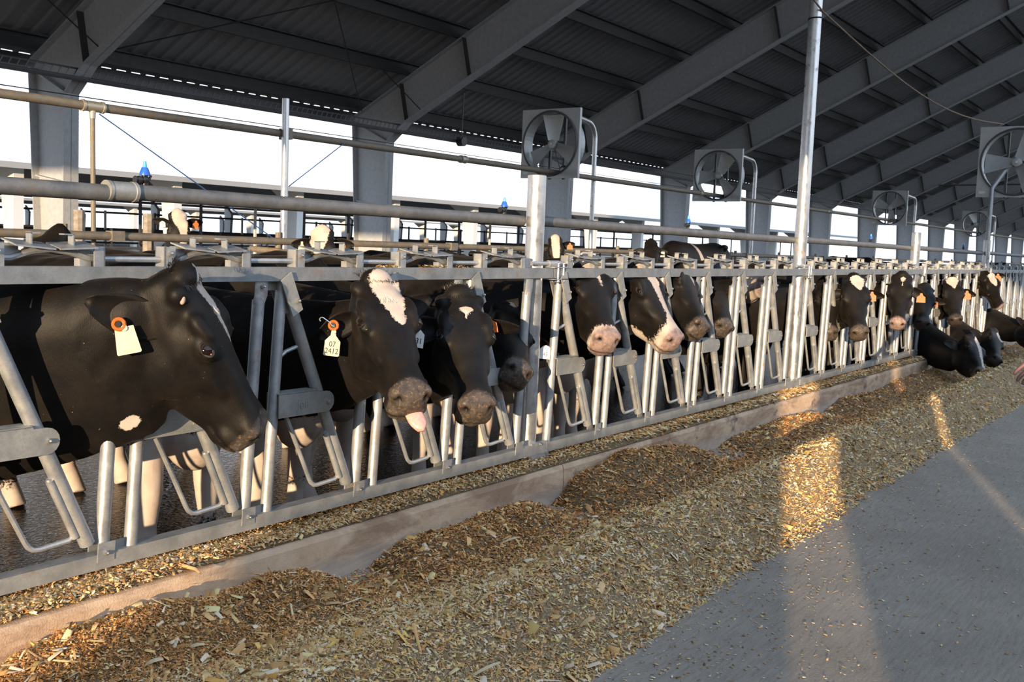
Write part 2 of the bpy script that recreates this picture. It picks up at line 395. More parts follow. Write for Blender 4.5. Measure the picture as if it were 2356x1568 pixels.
for kf in range(-1, 14):
    X = 7.87 + 6.28 * kf
    if kf < 0: lab = 'grey steel portal frame just outside the left edge of the picture'
    elif kf == 0: lab = 'grey steel frame at the left edge, its tapered column behind the rusty water pipe'
    elif kf == 1: lab = 'grey steel frame with column between the thick standpipe and the nearest fan'
    elif kf == 2: lab = 'grey steel frame with its column just below and behind the nearest square fan'
    elif kf == 3: lab = 'grey steel frame with its bluish column left under the second fan from the left'
    else: lab = '%s grey steel portal frame counted from the left down the barn' % ORD[kf]
    portal(X, lambda y: y, True, lab, 'portal frames of the barn')

# unseen walls added behind and beside the camera to block and shape the sunlight
gb = MB()
zg = 5.2
gb.prism([(11.6, -0.45), (11.6, 8.2), (0.0, 8.2), (0.0, 18.0), (-60, 18.0), (-60, -0.45), (-15.6, -0.45), (-15.6, zg), (9.6, zg), (9.6, -0.45)], (X0R - 0.4, 0, 0), (0, 1, 0), (0, 0, 1), (0.3, 0, 0))  # added tall screen, open low down, shaped to keep sun off the rafters
tag(gb.build('wall_sun_block', ALLEY, smooth=False), kind='structure')
ww = MB()
def sun_block_panel(x0, x1, h): ww.box((x0, -6.56, -0.15), (x1, -6.46, h))  # added panels; their heights and gaps set the floor shade and light strips
sun_block_panel(-26, -14.3, 1.90); sun_block_panel(-14.25, -9.35, 2.13); sun_block_panel(-8.30, -6.66, 2.13); sun_block_panel(-6.50, -6.28, 2.13); sun_block_panel(-5.84, -1.2, 2.13)
sun_block_panel(-0.9, 3.4, 2.13); sun_block_panel(3.6, 20, 2.13)
tag(ww.build('wall_gapped_sun_block', CURB, smooth=False), kind='structure')

# ------------------------------------------------------------------ the next barn and the one beyond it
def far_barn(y0, first, label, dz=0.0, n=14, sp=6.2, rails=True):
    root = empty('neighbouring_barn', (40, y0, -0.45), label, 'barn')
    mir = lambda y: y0 + (10.6 - y)
    off = (-40, -y0, 0.45)
    ze = 3.30
    zt = lambda y: ze + 0.10 + SLOPE * (y - y0)
    yr = y0 + 13.8
    b = roof_sheets('roof', yr, y0 - 0.5, zt(yr), zt(y0 - 0.5), first - 30, first + n * sp + 8, 0.25, FAR_ROOF, root)
    b.location = off
    b = MB()
    b.add([(first - 30, yr, zt(yr)), (first + n * sp, yr, zt(yr)), (first + n * sp, 2 * yr - y0, zt(y0)), (first - 30, 2 * yr - y0, zt(y0))], [(0, 1, 2, 3)])
    b.add([(first - 30, yr, zt(yr) + .05), (first + n * sp, yr, zt(yr) + .05), (first + n * sp, 2 * yr - y0, zt(y0) + .05), (first - 30, 2 * yr - y0, zt(y0) + .05)], [(3, 2, 1, 0)])
    b.build('rear_roof', DECK, root, off, smooth=False)
    f = MB(); f.box((first - 30, y0 - 0.55, ze - 0.22), (first + n * sp + 8, y0 - 0.42, ze - 0.02)); f.build('fascia', mat_flat('grey_fascia', (0.30, 0.30, 0.30), 0.6), root, off, smooth=False)
    for i in range(8):
        y = y0 + 0.3 + 1.6 * i
        f = MB(); f.box((first - 30, y, zt(y) - 0.24), (first + n * sp, y + 0.06, zt(y) - 0.04)); f.build('purlin', PURLIN, root, off, smooth=False)
    for i in range(-4, n):
        X = first + sp * i
        s = MB(); t = 0.35
        s.prism([(y0 + 0.05, -0.45), (y0 + 0.45, -0.45), (y0 + 0.75, 2.55), (y0 - 0.05, ze)], (X, 0, 0), (0, 1, 0), (0, 0, 1), (t, 0, 0))
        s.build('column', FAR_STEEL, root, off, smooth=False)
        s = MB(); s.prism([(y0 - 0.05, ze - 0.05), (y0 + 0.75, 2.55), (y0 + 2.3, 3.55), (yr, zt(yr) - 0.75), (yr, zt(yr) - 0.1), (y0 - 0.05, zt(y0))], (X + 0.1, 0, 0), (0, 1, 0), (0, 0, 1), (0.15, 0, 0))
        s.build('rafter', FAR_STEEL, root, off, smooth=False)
        s = MB(); s.prism([(2 * yr - y0 - 0.05, -0.45), (2 * yr - y0 - 0.5, -0.45), (2 * yr - y0 - 0.75, 2.6), (2 * yr - y0, ze)], (X, 0, 0), (0, 1, 0), (0, 0, 1), (0.22, 0, 0))
        s.build('rear_column', STEEL_PAINT, root, off, smooth=False)
    if rails:
        for (y, z, r) in ((y0 + 1.2, 1.0, 0.05), (y0 + 1.2, 0.55, 0.05), (y0 + 5, 1.05, 0.06), (y0 + 5.5, 2.4, 0.06), (y0 + 9.5, 1.15, 0.05), (y0 + 9.5, 0.6, 0.05), (y0 + 17, 1.1, 0.06), (y0 + 17.5, 2.1, 0.06), (y0 + 24, 1.2, 0.08), (y0 + 24, 0.6, 0.10)):
            s = MB(); s.tube([(first - 30, y, z), (first + n * sp, y, z)], r, 6); s.build('rail', DARK_STEEL, root, off)
        for i in range(-4, n * 2):
            for (y, h) in ((y0 + 5, 2.5), (y0 + 9.5, 1.25), (y0 + 17, 2.2)):
                X = first + sp / 2 * i + (y % 3)
                s = MB(); s.box((X, y - 0.05, -0.45), (X + 0.10, y + 0.05, h)); s.build('post', DARK_STEEL if (i + int(y)) % 3 else FAR_STEEL, root, off, smooth=False)
    return root
far_barn(30.0, 18.1, 'white roofed neighbouring barn with pale tapered columns beyond the yard')
far_barn(72.0, 20.5, 'furthest barn glimpsed through the neighbouring barn', rails=False)
# ------------------------------------------------------------------ the feed fence: panels of six self-locking headlocks
def lock_meshes():
    d = {}
    b = MB(); b.tube([(0, 0, 0.30), (0, 0, 1.045)], 0.0225, 14)                               # bar with flattened ends
    b.loft([[(x * 0.0225 if f == 0 else x * 0.030, y * (0.0225 if f == 0 else 0.006) + (0 if f == 0 else -0.012), z) for x, y in [(math.cos(a), math.sin(a)) for a in np.linspace(0, 2 * math.pi, 13)[:-1]]] for f, z in ((0, 1.03), (1, 1.06), (1, 1.112))])
    b.prism([(-0.030, 0.245), (0.028, 0.245), (0.028, 0.305), (-0.030, 0.305)], (0, -0.030, 0), (1, 0, 0), (0, 0, 1), (0, 0.005, 0))
    b.prism([(-0.030, 0.245), (0.028, 0.245), (0.028, 0.305), (-0.030, 0.305)], (0, 0.022, 0), (1, 0, 0), (0, 0, 1), (0, 0.005, 0))
    d['bar_a'] = b.mesh('hinged_bar', GALV)
    b = MB(); b.tube([(0, 0, 0.25), (0, 0, 1.115)], 0.0215, 14); d['bar_b'] = b.mesh('fixed_bar', GALV)
    b = MB(); b.prism([(-0.09, 1.078), (-0.015, 1.078), (-0.015, 1.113), (-0.09, 1.113)], (0, 0.004, 0), (1, 0, 0), (0, 0, 1), (0, 0.005, 0))
    b.prism([(-0.075, 0.262), (-0.015, 0.262), (-0.015, 0.295), (-0.075, 0.295)], (0, 0.0, 0), (1, 0, 0), (0, 0, 1), (0, 0.006, 0)); d['tie'] = b.mesh('tie_plate', GALV_PLATE, smooth=False)
    b = MB()
    for y in (-0.040, 0.030):
        b.prism([(-0.003, 1.113), (0.045, 1.146), (0.104, 1.008), (0.056, 0.982)], (0, y, 0), (1, 0, 0), (0, 0, 1), (0, 0.007, 0))
    b.prism([(0.02, 1.0), (0.09, 0.985), (0.092, 1.0), (0.05, 1.08)], (0, -0.012, 0), (1, 0, 0), (0, 0, 1), (0, 0.024, 0))
    d['top'] = b.mesh('pivot_plate', GALV_PLATE, smooth=False)
    b = MB(); b.tube([(0.066, 0, 1.045), (0.388, 0, 0.305)], 0.0235, 14); d['arm'] = b.mesh('swing_arm', GALV)
    b = MB()
    cx, cz, rr = 0.240, 0.652, 0.040
    arc = [(cx + rr * math.cos(a), cz + rr * math.sin(a)) for a in np.linspace(-math.pi / 2, math.pi / 2, 9)]
    b.prism([(0.0, 0.612)] + arc + [(0.20, 0.692), (0.195, 0.700), (0.0, 0.700)], (0, -0.034, 0), (1, 0, 0), (0, 0, 1), (0, 0.005, 0))
    b.prism([(0.0, 0.612)] + arc + [(0.20, 0.692), (0.195, 0.700), (0.0, 0.700)], (0, 0.027, 0), (1, 0, 0), (0, 0, 1), (0, 0.005, 0))
    b.box((0.0, -0.034, 0.697), (0.195, 0.032, 0.702))
    d['link'] = b.mesh('link_plate', GALV_PLATE, smooth=False)
    b = MB()
    pts = [(0.062, 0.0, 0.615), (0.130, 0.0, 0.475), (0.188, 0.0, 0.352), (0.197, 0.0, 0.337), (0.212, 0.0, 0.325), (0.232, 0.0, 0.322), (0.325, 0.0, 0.328), (0.338, 0, 0.336), (0.340, 0, 0.36), (0.262, 0, 0.53)]
    b.tube(pts, 0.0085, 8); b.tube([(0.345, -0.006, 0.335), (0.262, -0.006, 0.525)], 0.0125, 10); d['loop'] = b.mesh('release_loop', GALV)
    b = MB(); b.tube([(0.012, 0.012, 0.790), (0.030, 0.012, 0.825), (0.070, 0.012, 0.850), (0.140, 0.005, 0.872)], 0.008, 8); d['brace'] = b.mesh('brace_rod', GALV)
    b = MB()
    b.box((-0.018, -0.026, 1.160), (0.018, -0.021, 1.222)); b.box((-0.018, 0.010, 1.160), (0.018, 0.015, 1.222)); b.box((0.013, -0.026, 1.160), (0.018, 0.015, 1.222)); b.box((-0.05, 0.0, 1.160), (-0.014, 0.030, 1.185))
    d['brk_a'] = b.mesh('rail_bracket', GALV, smooth=False)
    b = MB(); b.box((-0.02, -0.026, 1.160), (0.02, -0.021, 1.226)); b.box((-0.02, 0.020, 1.160), (0.02, 0.025, 1.226)); b.box((-0.02, -0.026, 1.160), (-0.015, 0.025, 1.226)); d['brk_b'] = b.mesh('rail_bracket', GALV, smooth=False)
    b = MB(); b.prism([(0.02, 1.228), (0.075, 1.228), (0.075, 1.205), (0.06, 1.192), (0.02, 1.19)], (0, 0.0, 0), (1, 0, 0), (0, 0, 1), (0, 0.004, 0)); d['cheek'] = b.mesh('latch_cheek', GALV_PLATE, smooth=False)
    b = MB(); b.prism([(-0.02, 1.225), (-0.075, 1.222), (-0.075, 1.200), (-0.06, 1.190), (-0.02, 1.19)], (0.335, 0.0, 0), (1, 0, 0), (0, 0, 1), (0, 0.004, 0)); d['cheek2'] = b.mesh('latch_cheek', GALV_PLATE, smooth=False)
    def latch(x0, x1, z0, z1, hx, sgn):
        b = MB(); b.add([(x0, -0.042, z0 - 0.006), (x1, -0.042, z1 - 0.006), (x1, 0.035, z1 + 0.010), (x0, 0.035, z0 + 0.010), (x0, -0.042, z0 - 0.001), (x1, -0.042, z1 - 0.001), (x1, 0.035, z1 + 0.015), (x0, 0.035, z0 + 0.015)],
                        [(3, 2, 1, 0), (4, 5, 6, 7), (0, 1, 5, 4), (1, 2, 6, 5), (2, 3, 7, 6), (3, 0, 4, 7)])
        zz = (z0 + z1) / 2 + 0.005
        b.box((hx, -0.014, zz), (hx + 0.004, 0.014, zz + 0.032)); b.box((min(hx, hx + sgn * 0.028), -0.014, zz + 0.030), (max(hx + 0.004, hx + sgn * 0.028), 0.014, zz + 0.034))
        return b.mesh('latch_plate', GALV, smooth=False)
    d['latch1'] = latch(0.045, 0.165, 1.226, 1.216, 0.105, 1); d['latch2'] = latch(0.178, 0.30, 1.216, 1.222, 0.235, -1)
    b = MB(); b.tube([(-0.235, 0, 1.184), (0, 0, 1.184), (0.05, 0, 1.186), (0.11, 0, 1.204), (0.17, 0, 1.211), (0.23, 0, 1.204), (0.29, 0, 1.186), (0.335, 0, 1.184)], 0.0095, 8); d['rod'] = b.mesh('latch_rod', GALV)
    b = MB()
    for (x, y, z, r) in ((0.078, -0.040, 1.040, 0.0085), (0.245, -0.034, 0.652, 0.008), (-0.105, -0.030, 0.272, 0.007), (-0.105, -0.020, 1.093, 0.008), (0.125, -0.026, 1.205, 0.009)):
        b.tube([(x, y, z), (x, y - 0.009, z)], r, 6); b.ball((x, y - 0.010, z), r * 0.55, 6, 4)
    d['bolts'] = b.mesh('bolt', BOLT)
    return d
LM = lock_meshes()
for _n, _me in LM.items():                              # the bars lean a little towards the far end
    for _v in _me.vertices:
        if _n in ('bar_a', 'bar_b'): _v.co.x += .0706 * (_v.co.z - .66) + .026
        elif _n == 'tie': _v.co.x += .0706 * (_v.co.z - .66) + .026
        elif _n not in ('brk_a', 'brk_b', 'cheek', 'cheek2', 'latch1', 'latch2', 'rod', 'bolts'): _v.co.x += .024
        elif _n == 'bolts' and not (_v.co.x > .1 and _v.co.z > 1.1):
            _v.co.x += .0706 * (_v.co.z - .66) + .026 if _v.co.x < -.05 else .024
b_text = {}
def panel(nr, first, pitch, xs, xe, label):
    root = empty('headlock_panel', (xs, 0, 0.2), label, 'feed fence', 'headlock panels of the feed fence')
    O = lambda x, y=0, z=0: (x - xs, y, z - 0.2)
    b = MB(); b.box((xs, -0.027, 1.112), (xe, 0.027, 1.162)); b.build('top_rail', RAIL_TOP, root, O(0), smooth=False)
    b = MB(); b.box((xs, -0.027, 0.222), (xe, 0.027, 0.270)); b.build('bottom_rail', GALV_PLATE, root, O(0), smooth=False)
    for i in range(6):
        x = first + pitch * i
        if i: link('hinged_bar', LM['bar_a'], root, O(x - 0.103)); link('tie_plate', LM['tie'], root, O(x))
        link('fixed_bar', LM['bar_b'], root, O(x))
        link('pivot_plate', LM['top'], root, O(x)); a = link('swing_arm', LM['arm'], root, O(x)); link('link_plate', LM['link'], root, O(x))
        link('release_loop', LM['loop'], root, O(x)); link('brace_rod', LM['brace'], root, O(x))
        link('rail_bracket', LM['brk_b'], root, O(x + 0.125)); link('rail_bracket', LM['brk_a'], root, O(x + pitch - 0.125))
        k1 = pitch / 0.585
        link('latch_cheek', LM['cheek'], root, O(x + 0.125)); link('latch_cheek', LM['cheek2'], root, O(x + 0.125)); link('latch_plate', LM['latch1'], root, O(x + 0.125)); link('latch_plate', LM['latch2'], root, O(x + 0.125))
        link('latch_rod', LM['rod'], root, O(x + 0.125)); link('bolts', LM['bolts'], root, O(x))['kind'] = 'stuff'
        if nr == 0 and i in (2, 3):
            word = 'D' if i == 2 else 'Jell'
            vs, fs = text_mesh(word, 0.052, 0.0012)
            t = MB(); t.add([(v.x + (0.205 if i == 2 else 0.118), -0.0352 - v.z * 1.0, v.y + 0.653) for v in vs], fs)
            if word == 'D':
                t.tube([(0.185, -0.0350, 0.618), (0.232, -0.0350, 0.618), (0.237, -0.0350, 0.624), (0.237, -0.0350, 0.68), (0.232, -0.0350, 0.686), (0.185, -0.0350, 0.686)], 0.0015, 5)
            t.build('embossed_lettering', GALV_PLATE, root, O(x + .024))
    link('hinged_bar', LM['bar_a'], root, O(first + pitch * 6 - 0.103))
    c = MB()                                             # clamp over the joint with the next panel
    for dx in (0.035, 0.085):
        c.tube([(xe + dx, -0.034, 1.095), (xe + dx, -0.034, 1.180)], 0.006, 8); c.ball((xe + dx, -0.034, 1.184), 0.0085, 8, 5); c.ball((xe + dx, -0.034, 1.095), 0.0095, 8, 5)
    c.box((xe - 0.01, -0.040, 1.164), (xe + 0.125, 0.036, 1.169)); c.box((xe - 0.01, -0.040, 1.104), (xe + 0.125, 0.036, 1.109))
    c.build('joint_clamp', GALV_BRIGHT, root, O(0), smooth=True)
    c = MB(); c.tube([(xe - 0.16, 0.0, 1.184), (xe + 0.20, 0.0, 1.184)], 0.011, 8); c.tube([(xe - 0.01, 0, 1.184), (xe + 0.09, 0, 1.184)], 0.017, 10); c.ball((xe + 0.205, 0, 1.184), (0.006, 0.02, 0.02), 8, 6)
    c.build('rod_coupler', GALV, root, O(0))
    return root
PL = ['galvanised headlock panel nearest the camera, left of the short thick post',
      'galvanised headlock panel between the short thick post and the tall pole',
      'galvanised headlock panel right of the tall pole, up to the next cut-off post',
      'galvanised headlock panel between the two small cut-off posts at the right',
      'galvanised headlock panel just past the right-hand cut-off post',
      'furthest galvanised headlock panel running out of the right edge']
panel(0, 0.808, 0.5645, 0.60, 4.335, PL[0])
for i in range(1, 6):
    f = 4.373 + 3.75 * (i - 1)
    panel(i, f, 0.585, f - 0.03, f + 3.70, PL[i])

# ------------------------------------------------------------------ posts and pipes over the fence
def post(x, y, r, z1, label, foot=True, mat=GALV_BRIGHT):
    root = empty('fence_post', (x, y, 0.18), label, 'post', 'posts of the feed fence')
    b = MB(); b.tube([(0, 0, 0), (0, 0, z1 - 0.18 - 0.004)], r, 28, caps=False)
    b.tube([(0, 0, z1 - 0.184), (0, 0, z1 - 0.18)], [r, r - 0.006], 28, caps=False); b.tube([(0, 0, z1 - 0.18), (0, 0, z1 - 0.3)], r - 0.006, 28, caps=True)
    b.build('pipe', mat, root)
    c = MB(); p = []
    c.prism([(-r - 0.005, 0.0), (r + 0.045, 0.0), (r + 0.055, 0.012), (r + 0.055, 0.085), (r + 0.04, 0.10), (-r - 0.005, 0.10)], (0, -r - 0.022, 0.0), (1, 0, 0), (0, 0, 1), (0, 0.02, 0))
    c.tube([(r + 0.03, -r - 0.022, 0.045), (r + 0.03, -r - 0.032, 0.045)], 0.010, 6)
    c.build('foot_bracket', GALV, root, smooth=False); return root
post(4.262, 0.045, 0.047, 1.622, 'short thick galvanised post with open top below the nearest fan')
post(8.11, 0.05, 0.050, 3.9, 'tall galvanised pole rising out of the top of the picture')
post(11.73, 0.045, 0.049, 1.563, 'small cut-off galvanised post, the left of the two right of the pole')
post(15.65, 0.045, 0.049, 1.575, 'small cut-off galvanised post, the right of the two right of the pole')
post(19.45, 0.045, 0.049, 1.575, 'small cut-off galvanised post beyond the right edge of the picture')
post(0.42, 0.045, 0.047, 1.62, 'galvanised post just outside the left edge of the picture')

nr = empty('neck_rail', (4.3, 0.1, 1.39), 'thick weathered grey pipe running above the headlocks from post to post', 'pipe')
for (x0, x1) in ((-2.0, 1.93), (1.99, 4.225), (4.30, 8.07), (8.15, 11.69), (11.77, 15.6), (15.7, 22.0)):
    b = MB(); b.tube([(x0, 0.1, 1.397), (x1, 0.1, 1.397 - 0.002 * (x1 - x0))], 0.0265, 18); b.build('pipe_length', PIPE_OLD, nr, (-4.3, -0.1, -1.39))
b = MB(); xs = [1.912, 1.913, 1.925, 1.926, 2.005, 2.006, 2.018, 2.019]; b.tube([(x, 0.1, 1.397) for x in xs], [0.027, 0.0335, 0.0335, 0.0315, 0.0315, 0.0335, 0.0335, 0.027], 20)
b.build('coupling', GALV_PLATE, nr, (-4.3, -0.1, -1.39))
def sprinkler(px, py, label):
    p = at(px, py, 1, 0.1); p.z = 1.42
    root = empty('sprinkler', p, label, 'sprinkler', 'sprinklers on the neck rail')
    b = MB(); b.tube([(0, 0, 0), (0, 0, 0.035)], 0.010, 10); b.ball((-0.02, 0, 0.018), (0.017, 0.014, 0.014), 10, 6); b.tube([(-0.034, 0, 0.018), (-0.037, 0, 0.018)], 0.013, 8); b.ball((0, 0, 0.02), 0.015, 10, 6); b.tube([(0.012, 0, 0.015), (0.024, 0, 0.035)], 0.004, 6)
    b.build('valve_body', BLACK_PLASTIC, root)
    b = MB(); b.tube([(0, 0, 0.034), (0, 0, 0.040), (0, 0, 0.052), (0, 0, 0.060)], [0.0175, 0.0175, 0.013, 0.010], 12); b.build('nozzle_cap', BLUE_PLASTIC, root)
    b = MB(); b.tube([(0, 0, 0.058), (0, 0, 0.080)], [0.0075, 0.0055], 10); b.build('nozzle_tip', CYAN_PLASTIC, root)
for px, py, l in ((333, 405, 'blue and black sprinkler nozzle nearest the camera, right of the pipe coupling'), (1160, 485, 'blue sprinkler nozzle left of the short thick post'), (1583, 522, 'blue sprinkler nozzle on the pipe midway between thick post and pole'),
                  (2003, 560, 'small blue sprinkler nozzle between pole and first cut-off post'), (2217, 572, 'tiny blue sprinkler nozzle between the two cut-off posts')):
    sprinkler(px, py, l)

wp = empty('water_pipe', (7.1, 5.1, 2.3), 'long rusty water pipe crossing the picture below the roof', 'pipe')
def wz(x): return 2.285 + 0.0008 * (x - 5)
b = MB(); b.tube([(-2, 5.1, wz(-2)), (64, 5.1, wz(64))], 0.038, 14); b.build('pipe', PIPE_RUST, wp, (-7.1, -5.1, -2.3))
for x, w_ in ((5.06, 0.10), (10.1, 0.05), (17.0, 0.05), (24, 0.05)):
    b = MB(); b.tube([(x - w_, 5.1, wz(x)), (x - w_ + 0.02, 5.1, wz(x)), (x - w_ + 0.022, 5.1, wz(x)), (x + w_ - 0.022, 5.1, wz(x)), (x + w_ - 0.02, 5.1, wz(x)), (x + w_, 5.1, wz(x))], [0.050, 0.050, 0.045, 0.045, 0.050, 0.050], 16)
    if w_ > 0.08: b.tube([(x, 5.1, wz(x)), (x, 5.1, wz(x) - 0.10)], [0.03, 0.025], 12)
    b.build('pipe_joint', mat_flat('brass_grey_joint', (0.42, 0.38, 0.30), 0.45, 0.5), wp, (-7.1, -5.1, -2.3))
b = MB(); b.box((7.17, 5.03, wz(7) - 0.055), (7.23, 5.17, wz(7) + 0.055)); b.build('pipe_clamp', PIPE_RUST, wp, (-7.1, -5.1, -2.3), smooth=False)

def pipe_thing(name, pts, r, m, label, cat, group=None, n=12):
    p0 = Vector(pts[0]); b = MB(); b.tube([Vector(p) - p0 for p in pts], r, n)
    o = b.build(name, m, None, p0); return tag(o, label, cat, group)
pipe_thing('standpipe', [(5.08, 5.1, -0.2), (5.07, 5.1, 1.0), (5.06, 5.1, 2.2)], 0.021, PIPE_RUST, 'thin rusty standpipe hanging from the water pipe near the left column', 'pipe')
pipe_thing('standpipe', [(7.13, 5.03, -0.2), (7.13, 5.03, 2.625)], 0.036, GALV_BRIGHT, 'bright galvanised standpipe with cut top left of the second column', 'pipe')

# ------------------------------------------------------------------ stall rails behind the cows
sr = empty('stall_rail', (20, 5.0, 0), 'long weathered stall rail of two pipes behind the feeding cows', 'rail')
for z, y in ((1.21, 5.0), (1.02, 5.05)):
    b = MB(); b.tube([(-2, y, z), (60, y, z)], 0.036, 10); b.build('rail_pipe', PIPE_RUST, sr, (-20, -5.0, 0))
for i in range(26):
    x = 2.45 + 2.3 * i
    b = MB(); b.tube([(x, 5.02, -0.1), (x, 5.02, 1.3)], 0.03, 8); b.build('rail_post', PIPE_RUST, sr, (-20, -5.0, 0))
    if i % 2:
        b = MB(); b.box((x + 0.4, 4.95, 1.17), (x + 0.52, 5.05, 1.255)); b.build('rail_clamp', PIPE_RUST, sr, (-20, -5.0, 0), smooth=False)
def stall_loop(px, py, label):
    p = at(px, py, 1, 4.9)
    pts = [(p.x, 4.98, 1.13), (p.x, 4.6, 1.12), (p.x + 0.03, 4.1, 1.06), (p.x + 0.05, 3.6, 0.93), (p.x + 0.05, 3.3, 0.75), (p.x + 0.05, 3.25, 0.5), (p.x + 0.05, 3.5, 0.3), (p.x + 0.03, 4.98, 0.28)]
    pipe_thing('stall_divider', pts, 0.03, PIPE_RUST, label, 'stall divider', 'curved stall dividers')
for px, l in ((590, 'curved stall divider pipe left of the white-faced resting cow'), (930, 'curved stall divider behind the row between the second and third feeding cows'), (1300, 'curved stall divider just right of the short thick post')):
    stall_loop(px, 565, l)
# far kerb-side wooden posts and X braces at the outer side
for px, l in ((182, 'short pale wooden stall post right of the left column'), (341, 'short pale wooden stall post left of the cow with the cream face')):
    p = at(px, 545, 1, 6.3); b = MB(); b.tube([(0, 0, 0), (0, 0, 1.42)], 0.055, 8); tag(b.build('wooden_post', mat_flat('pale_wood_post', (0.27, 0.24, 0.21), 0.8, vary=0.3), None, (p.x, 6.3, 0.02)), l, 'post', 'short stall posts')
# ------------------------------------------------------------------ fans
def fan(c, size, ang, label, motor=True):
    root = empty('barn_fan', c, label, 'fan', 'square barn fans')
    h = size / 2; r = h * 0.93; n = 48
    b = MB()
    ring = [(r * math.cos(a), r * math.sin(a)) for a in np.linspace(0, 2 * math.pi, n + 1)[:-1]]
    def sq(a):
        ca, sa = math.cos(a), math.sin(a); k = h / max(abs(ca), abs(sa)); return (ca * k, sa * k)
    out = [sq(a) for a in np.linspace(0, 2 * math.pi, n + 1)[:-1]]
    vs = [(0, y, z) for y, z in ring] + [(0, y, z) for y, z in out] + [(0.22, y, z) for y, z in ring] + [(0.05, y, z) for y, z in out]
    fs = []
    for i in range(n):
        j = (i + 1) % n; fs += [(i, j, n + j, n + i), (i, 2 * n + i, 2 * n + j, j), (n + i, n + j, 3 * n + j, 3 * n + i)]
    b.add(vs, fs); b.build('fan_housing', FAN_METAL, root, smooth=False)
    b = MB(); b.tube([(-0.012, r * math.cos(a), r * math.sin(a)) for a in np.linspace(0, 2 * math.pi, n + 1)], 0.014, 6); b.build('orifice_ring', DARK_STEEL, root)
    for k in range(3):
        a0 = ang + k * 2 * math.pi / 3; b = MB(); rows = []
        for t in np.linspace(0.12, 0.94, 8):
            w = (0.13 + 0.20 * t) * size * 0.5; tw = R_(38 - 20 * t); rad = r * t * 0.98
            u = Vector((0, math.cos(a0), math.sin(a0))); v = Vector((0, -math.sin(a0), math.cos(a0)))
            rows.append([u * rad + v * (w * s * math.cos(tw)) + Vector((0.09 + w * s * math.sin(tw) + 0.02 * (1 - s * s) + o, 0, 0)) for o in (0, 0.006) for s in ((-1, -0.4, 0.3, 1) if o == 0 else (1, 0.3, -0.4, -1))])
        b.loft(rows); b.build('blade', FAN_METAL, root)
    b = MB(); b.tube([(0.04, 0, 0), (0.05, 0, 0), (0.12, 0, 0), (0.14, 0, 0)], [0.03, 0.062, 0.062, 0.04], 16); b.build('hub', FAN_METAL, root)
    b = MB(); b.tube([(0.04, 0, 0), (0.03, 0, 0)], 0.014, 8); b.build('hub_bolt', BOLT, root)
    b = MB(); b.box((0.24, -0.10, -h), (0.28, -0.07, h)); b.box((0.24, 0.14, -h), (0.28, 0.17, h)); b.box((0.2, -0.12, -0.05), (0.24, 0.18, 0.05)); b.build('mount_bar', DARK_STEEL, root, smooth=False)
    b = MB(); b.tube([(0.16, -0.13, -h * 0.76), (0.18, -0.13, -h * 0.76), (0.40, -0.13, -h * 0.76), (0.42, -0.13, -h * 0.76)], [0.05, 0.075, 0.075, 0.05], 14); b.build('motor', BLACK_PLASTIC, root)
    b = MB(); b.tube([(0.145, -0.13, -h * 0.76), (0.165, -0.13, -h * 0.76)], 0.04, 14); b.build('motor_pulley', GALV, root)
    b = MB(); b.tube([(0.15, -0.03, -0.02), (0.15, -0.16, -h * 0.74)], 0.005, 5); b.tube([(0.15, 0.03, -0.02), (0.15, -0.10, -h * 0.78)], 0.005, 5); b.build('belt', BLACK_PLASTIC, root)
    b = MB(); b.box((-0.004, h - 0.12, -h + 0.05), (0.0, h - 0.04, -h + 0.085)); b.build('maker_plate', TAG_WHITE, root, smooth=False)
    return root
FANS = [((1265, 330), 5.1, 0.95, R_(88), 'nearest square fan, above the short thick post'),
        ((1650, 403), 5.1, 0.95, R_(115), 'second square fan from the left, hanging left of the tall pole'),
        ((2046, 478), 5.1, 0.95, R_(20), 'third square fan, dim under the roof right of the tall pole'),
        ((2244, 515), 5.1, 0.95, R_(70), 'smallest and furthest square fan in the left-hand row')]
POSTPX = [(1358, 575), (1727, 585), (2098, 590), (2283, 590)]
for (px, y, s_, a, l), pp, on_ in zip(FANS, POSTPX, ('nearest', 'second', 'third', 'furthest')):
    c = at(px[0], px[1], 1, y); fan(c, s_, a, l)
    p = at(pp[0], pp[1], 1, 5.175); zt_ = c.z + 0.44
    # a bent pipe: up, over and back to the fan's upper corner
    d = p.x - c.x - 0.25; pts = [(p.x, 5.175, -0.2), (p.x, 5.175, zt_ - 0.25)]
    d2 = min(d, 0.3)
    pts += [(p.x - 0.25 * (1 - math.cos(t)), 5.175, zt_ - 0.25 + 0.25 * math.sin(t)) for t in np.linspace(0.2, math.pi / 2, 6)] + [(c.x + 0.05, 4.9, zt_)]
    pipe_thing('fan_post', pts, 0.036, GALV_BRIGHT, 'galvanised pipe with a gooseneck top carrying the %s fan' % on_, 'pipe', 'gooseneck fan posts')
cR = at_depth(2338, 372, 14.2)
fan(cR, 0.98, R_(118), 'large dark square fan cut by the right edge, over the fence')
p = Vector((cR.x + 0.3, cR.y, cR.z))
pipe_thing('fan_bracket', [(15.65, 0.045, 1.575), (15.68, 0.045, 2.3), (p.x, p.y, cR.z + 0.2)], 0.03, GALV, 'pipe bracket behind the large dark fan at the right edge', 'pipe')
pipe_thing('tie_rod', [tuple(at_depth(2160, 426, 16.5)), tuple(at_depth(2480, 422, 14.8))], 0.012, DARK_STEEL, 'thin horizontal rod crossing behind the large dark fan', 'rod')

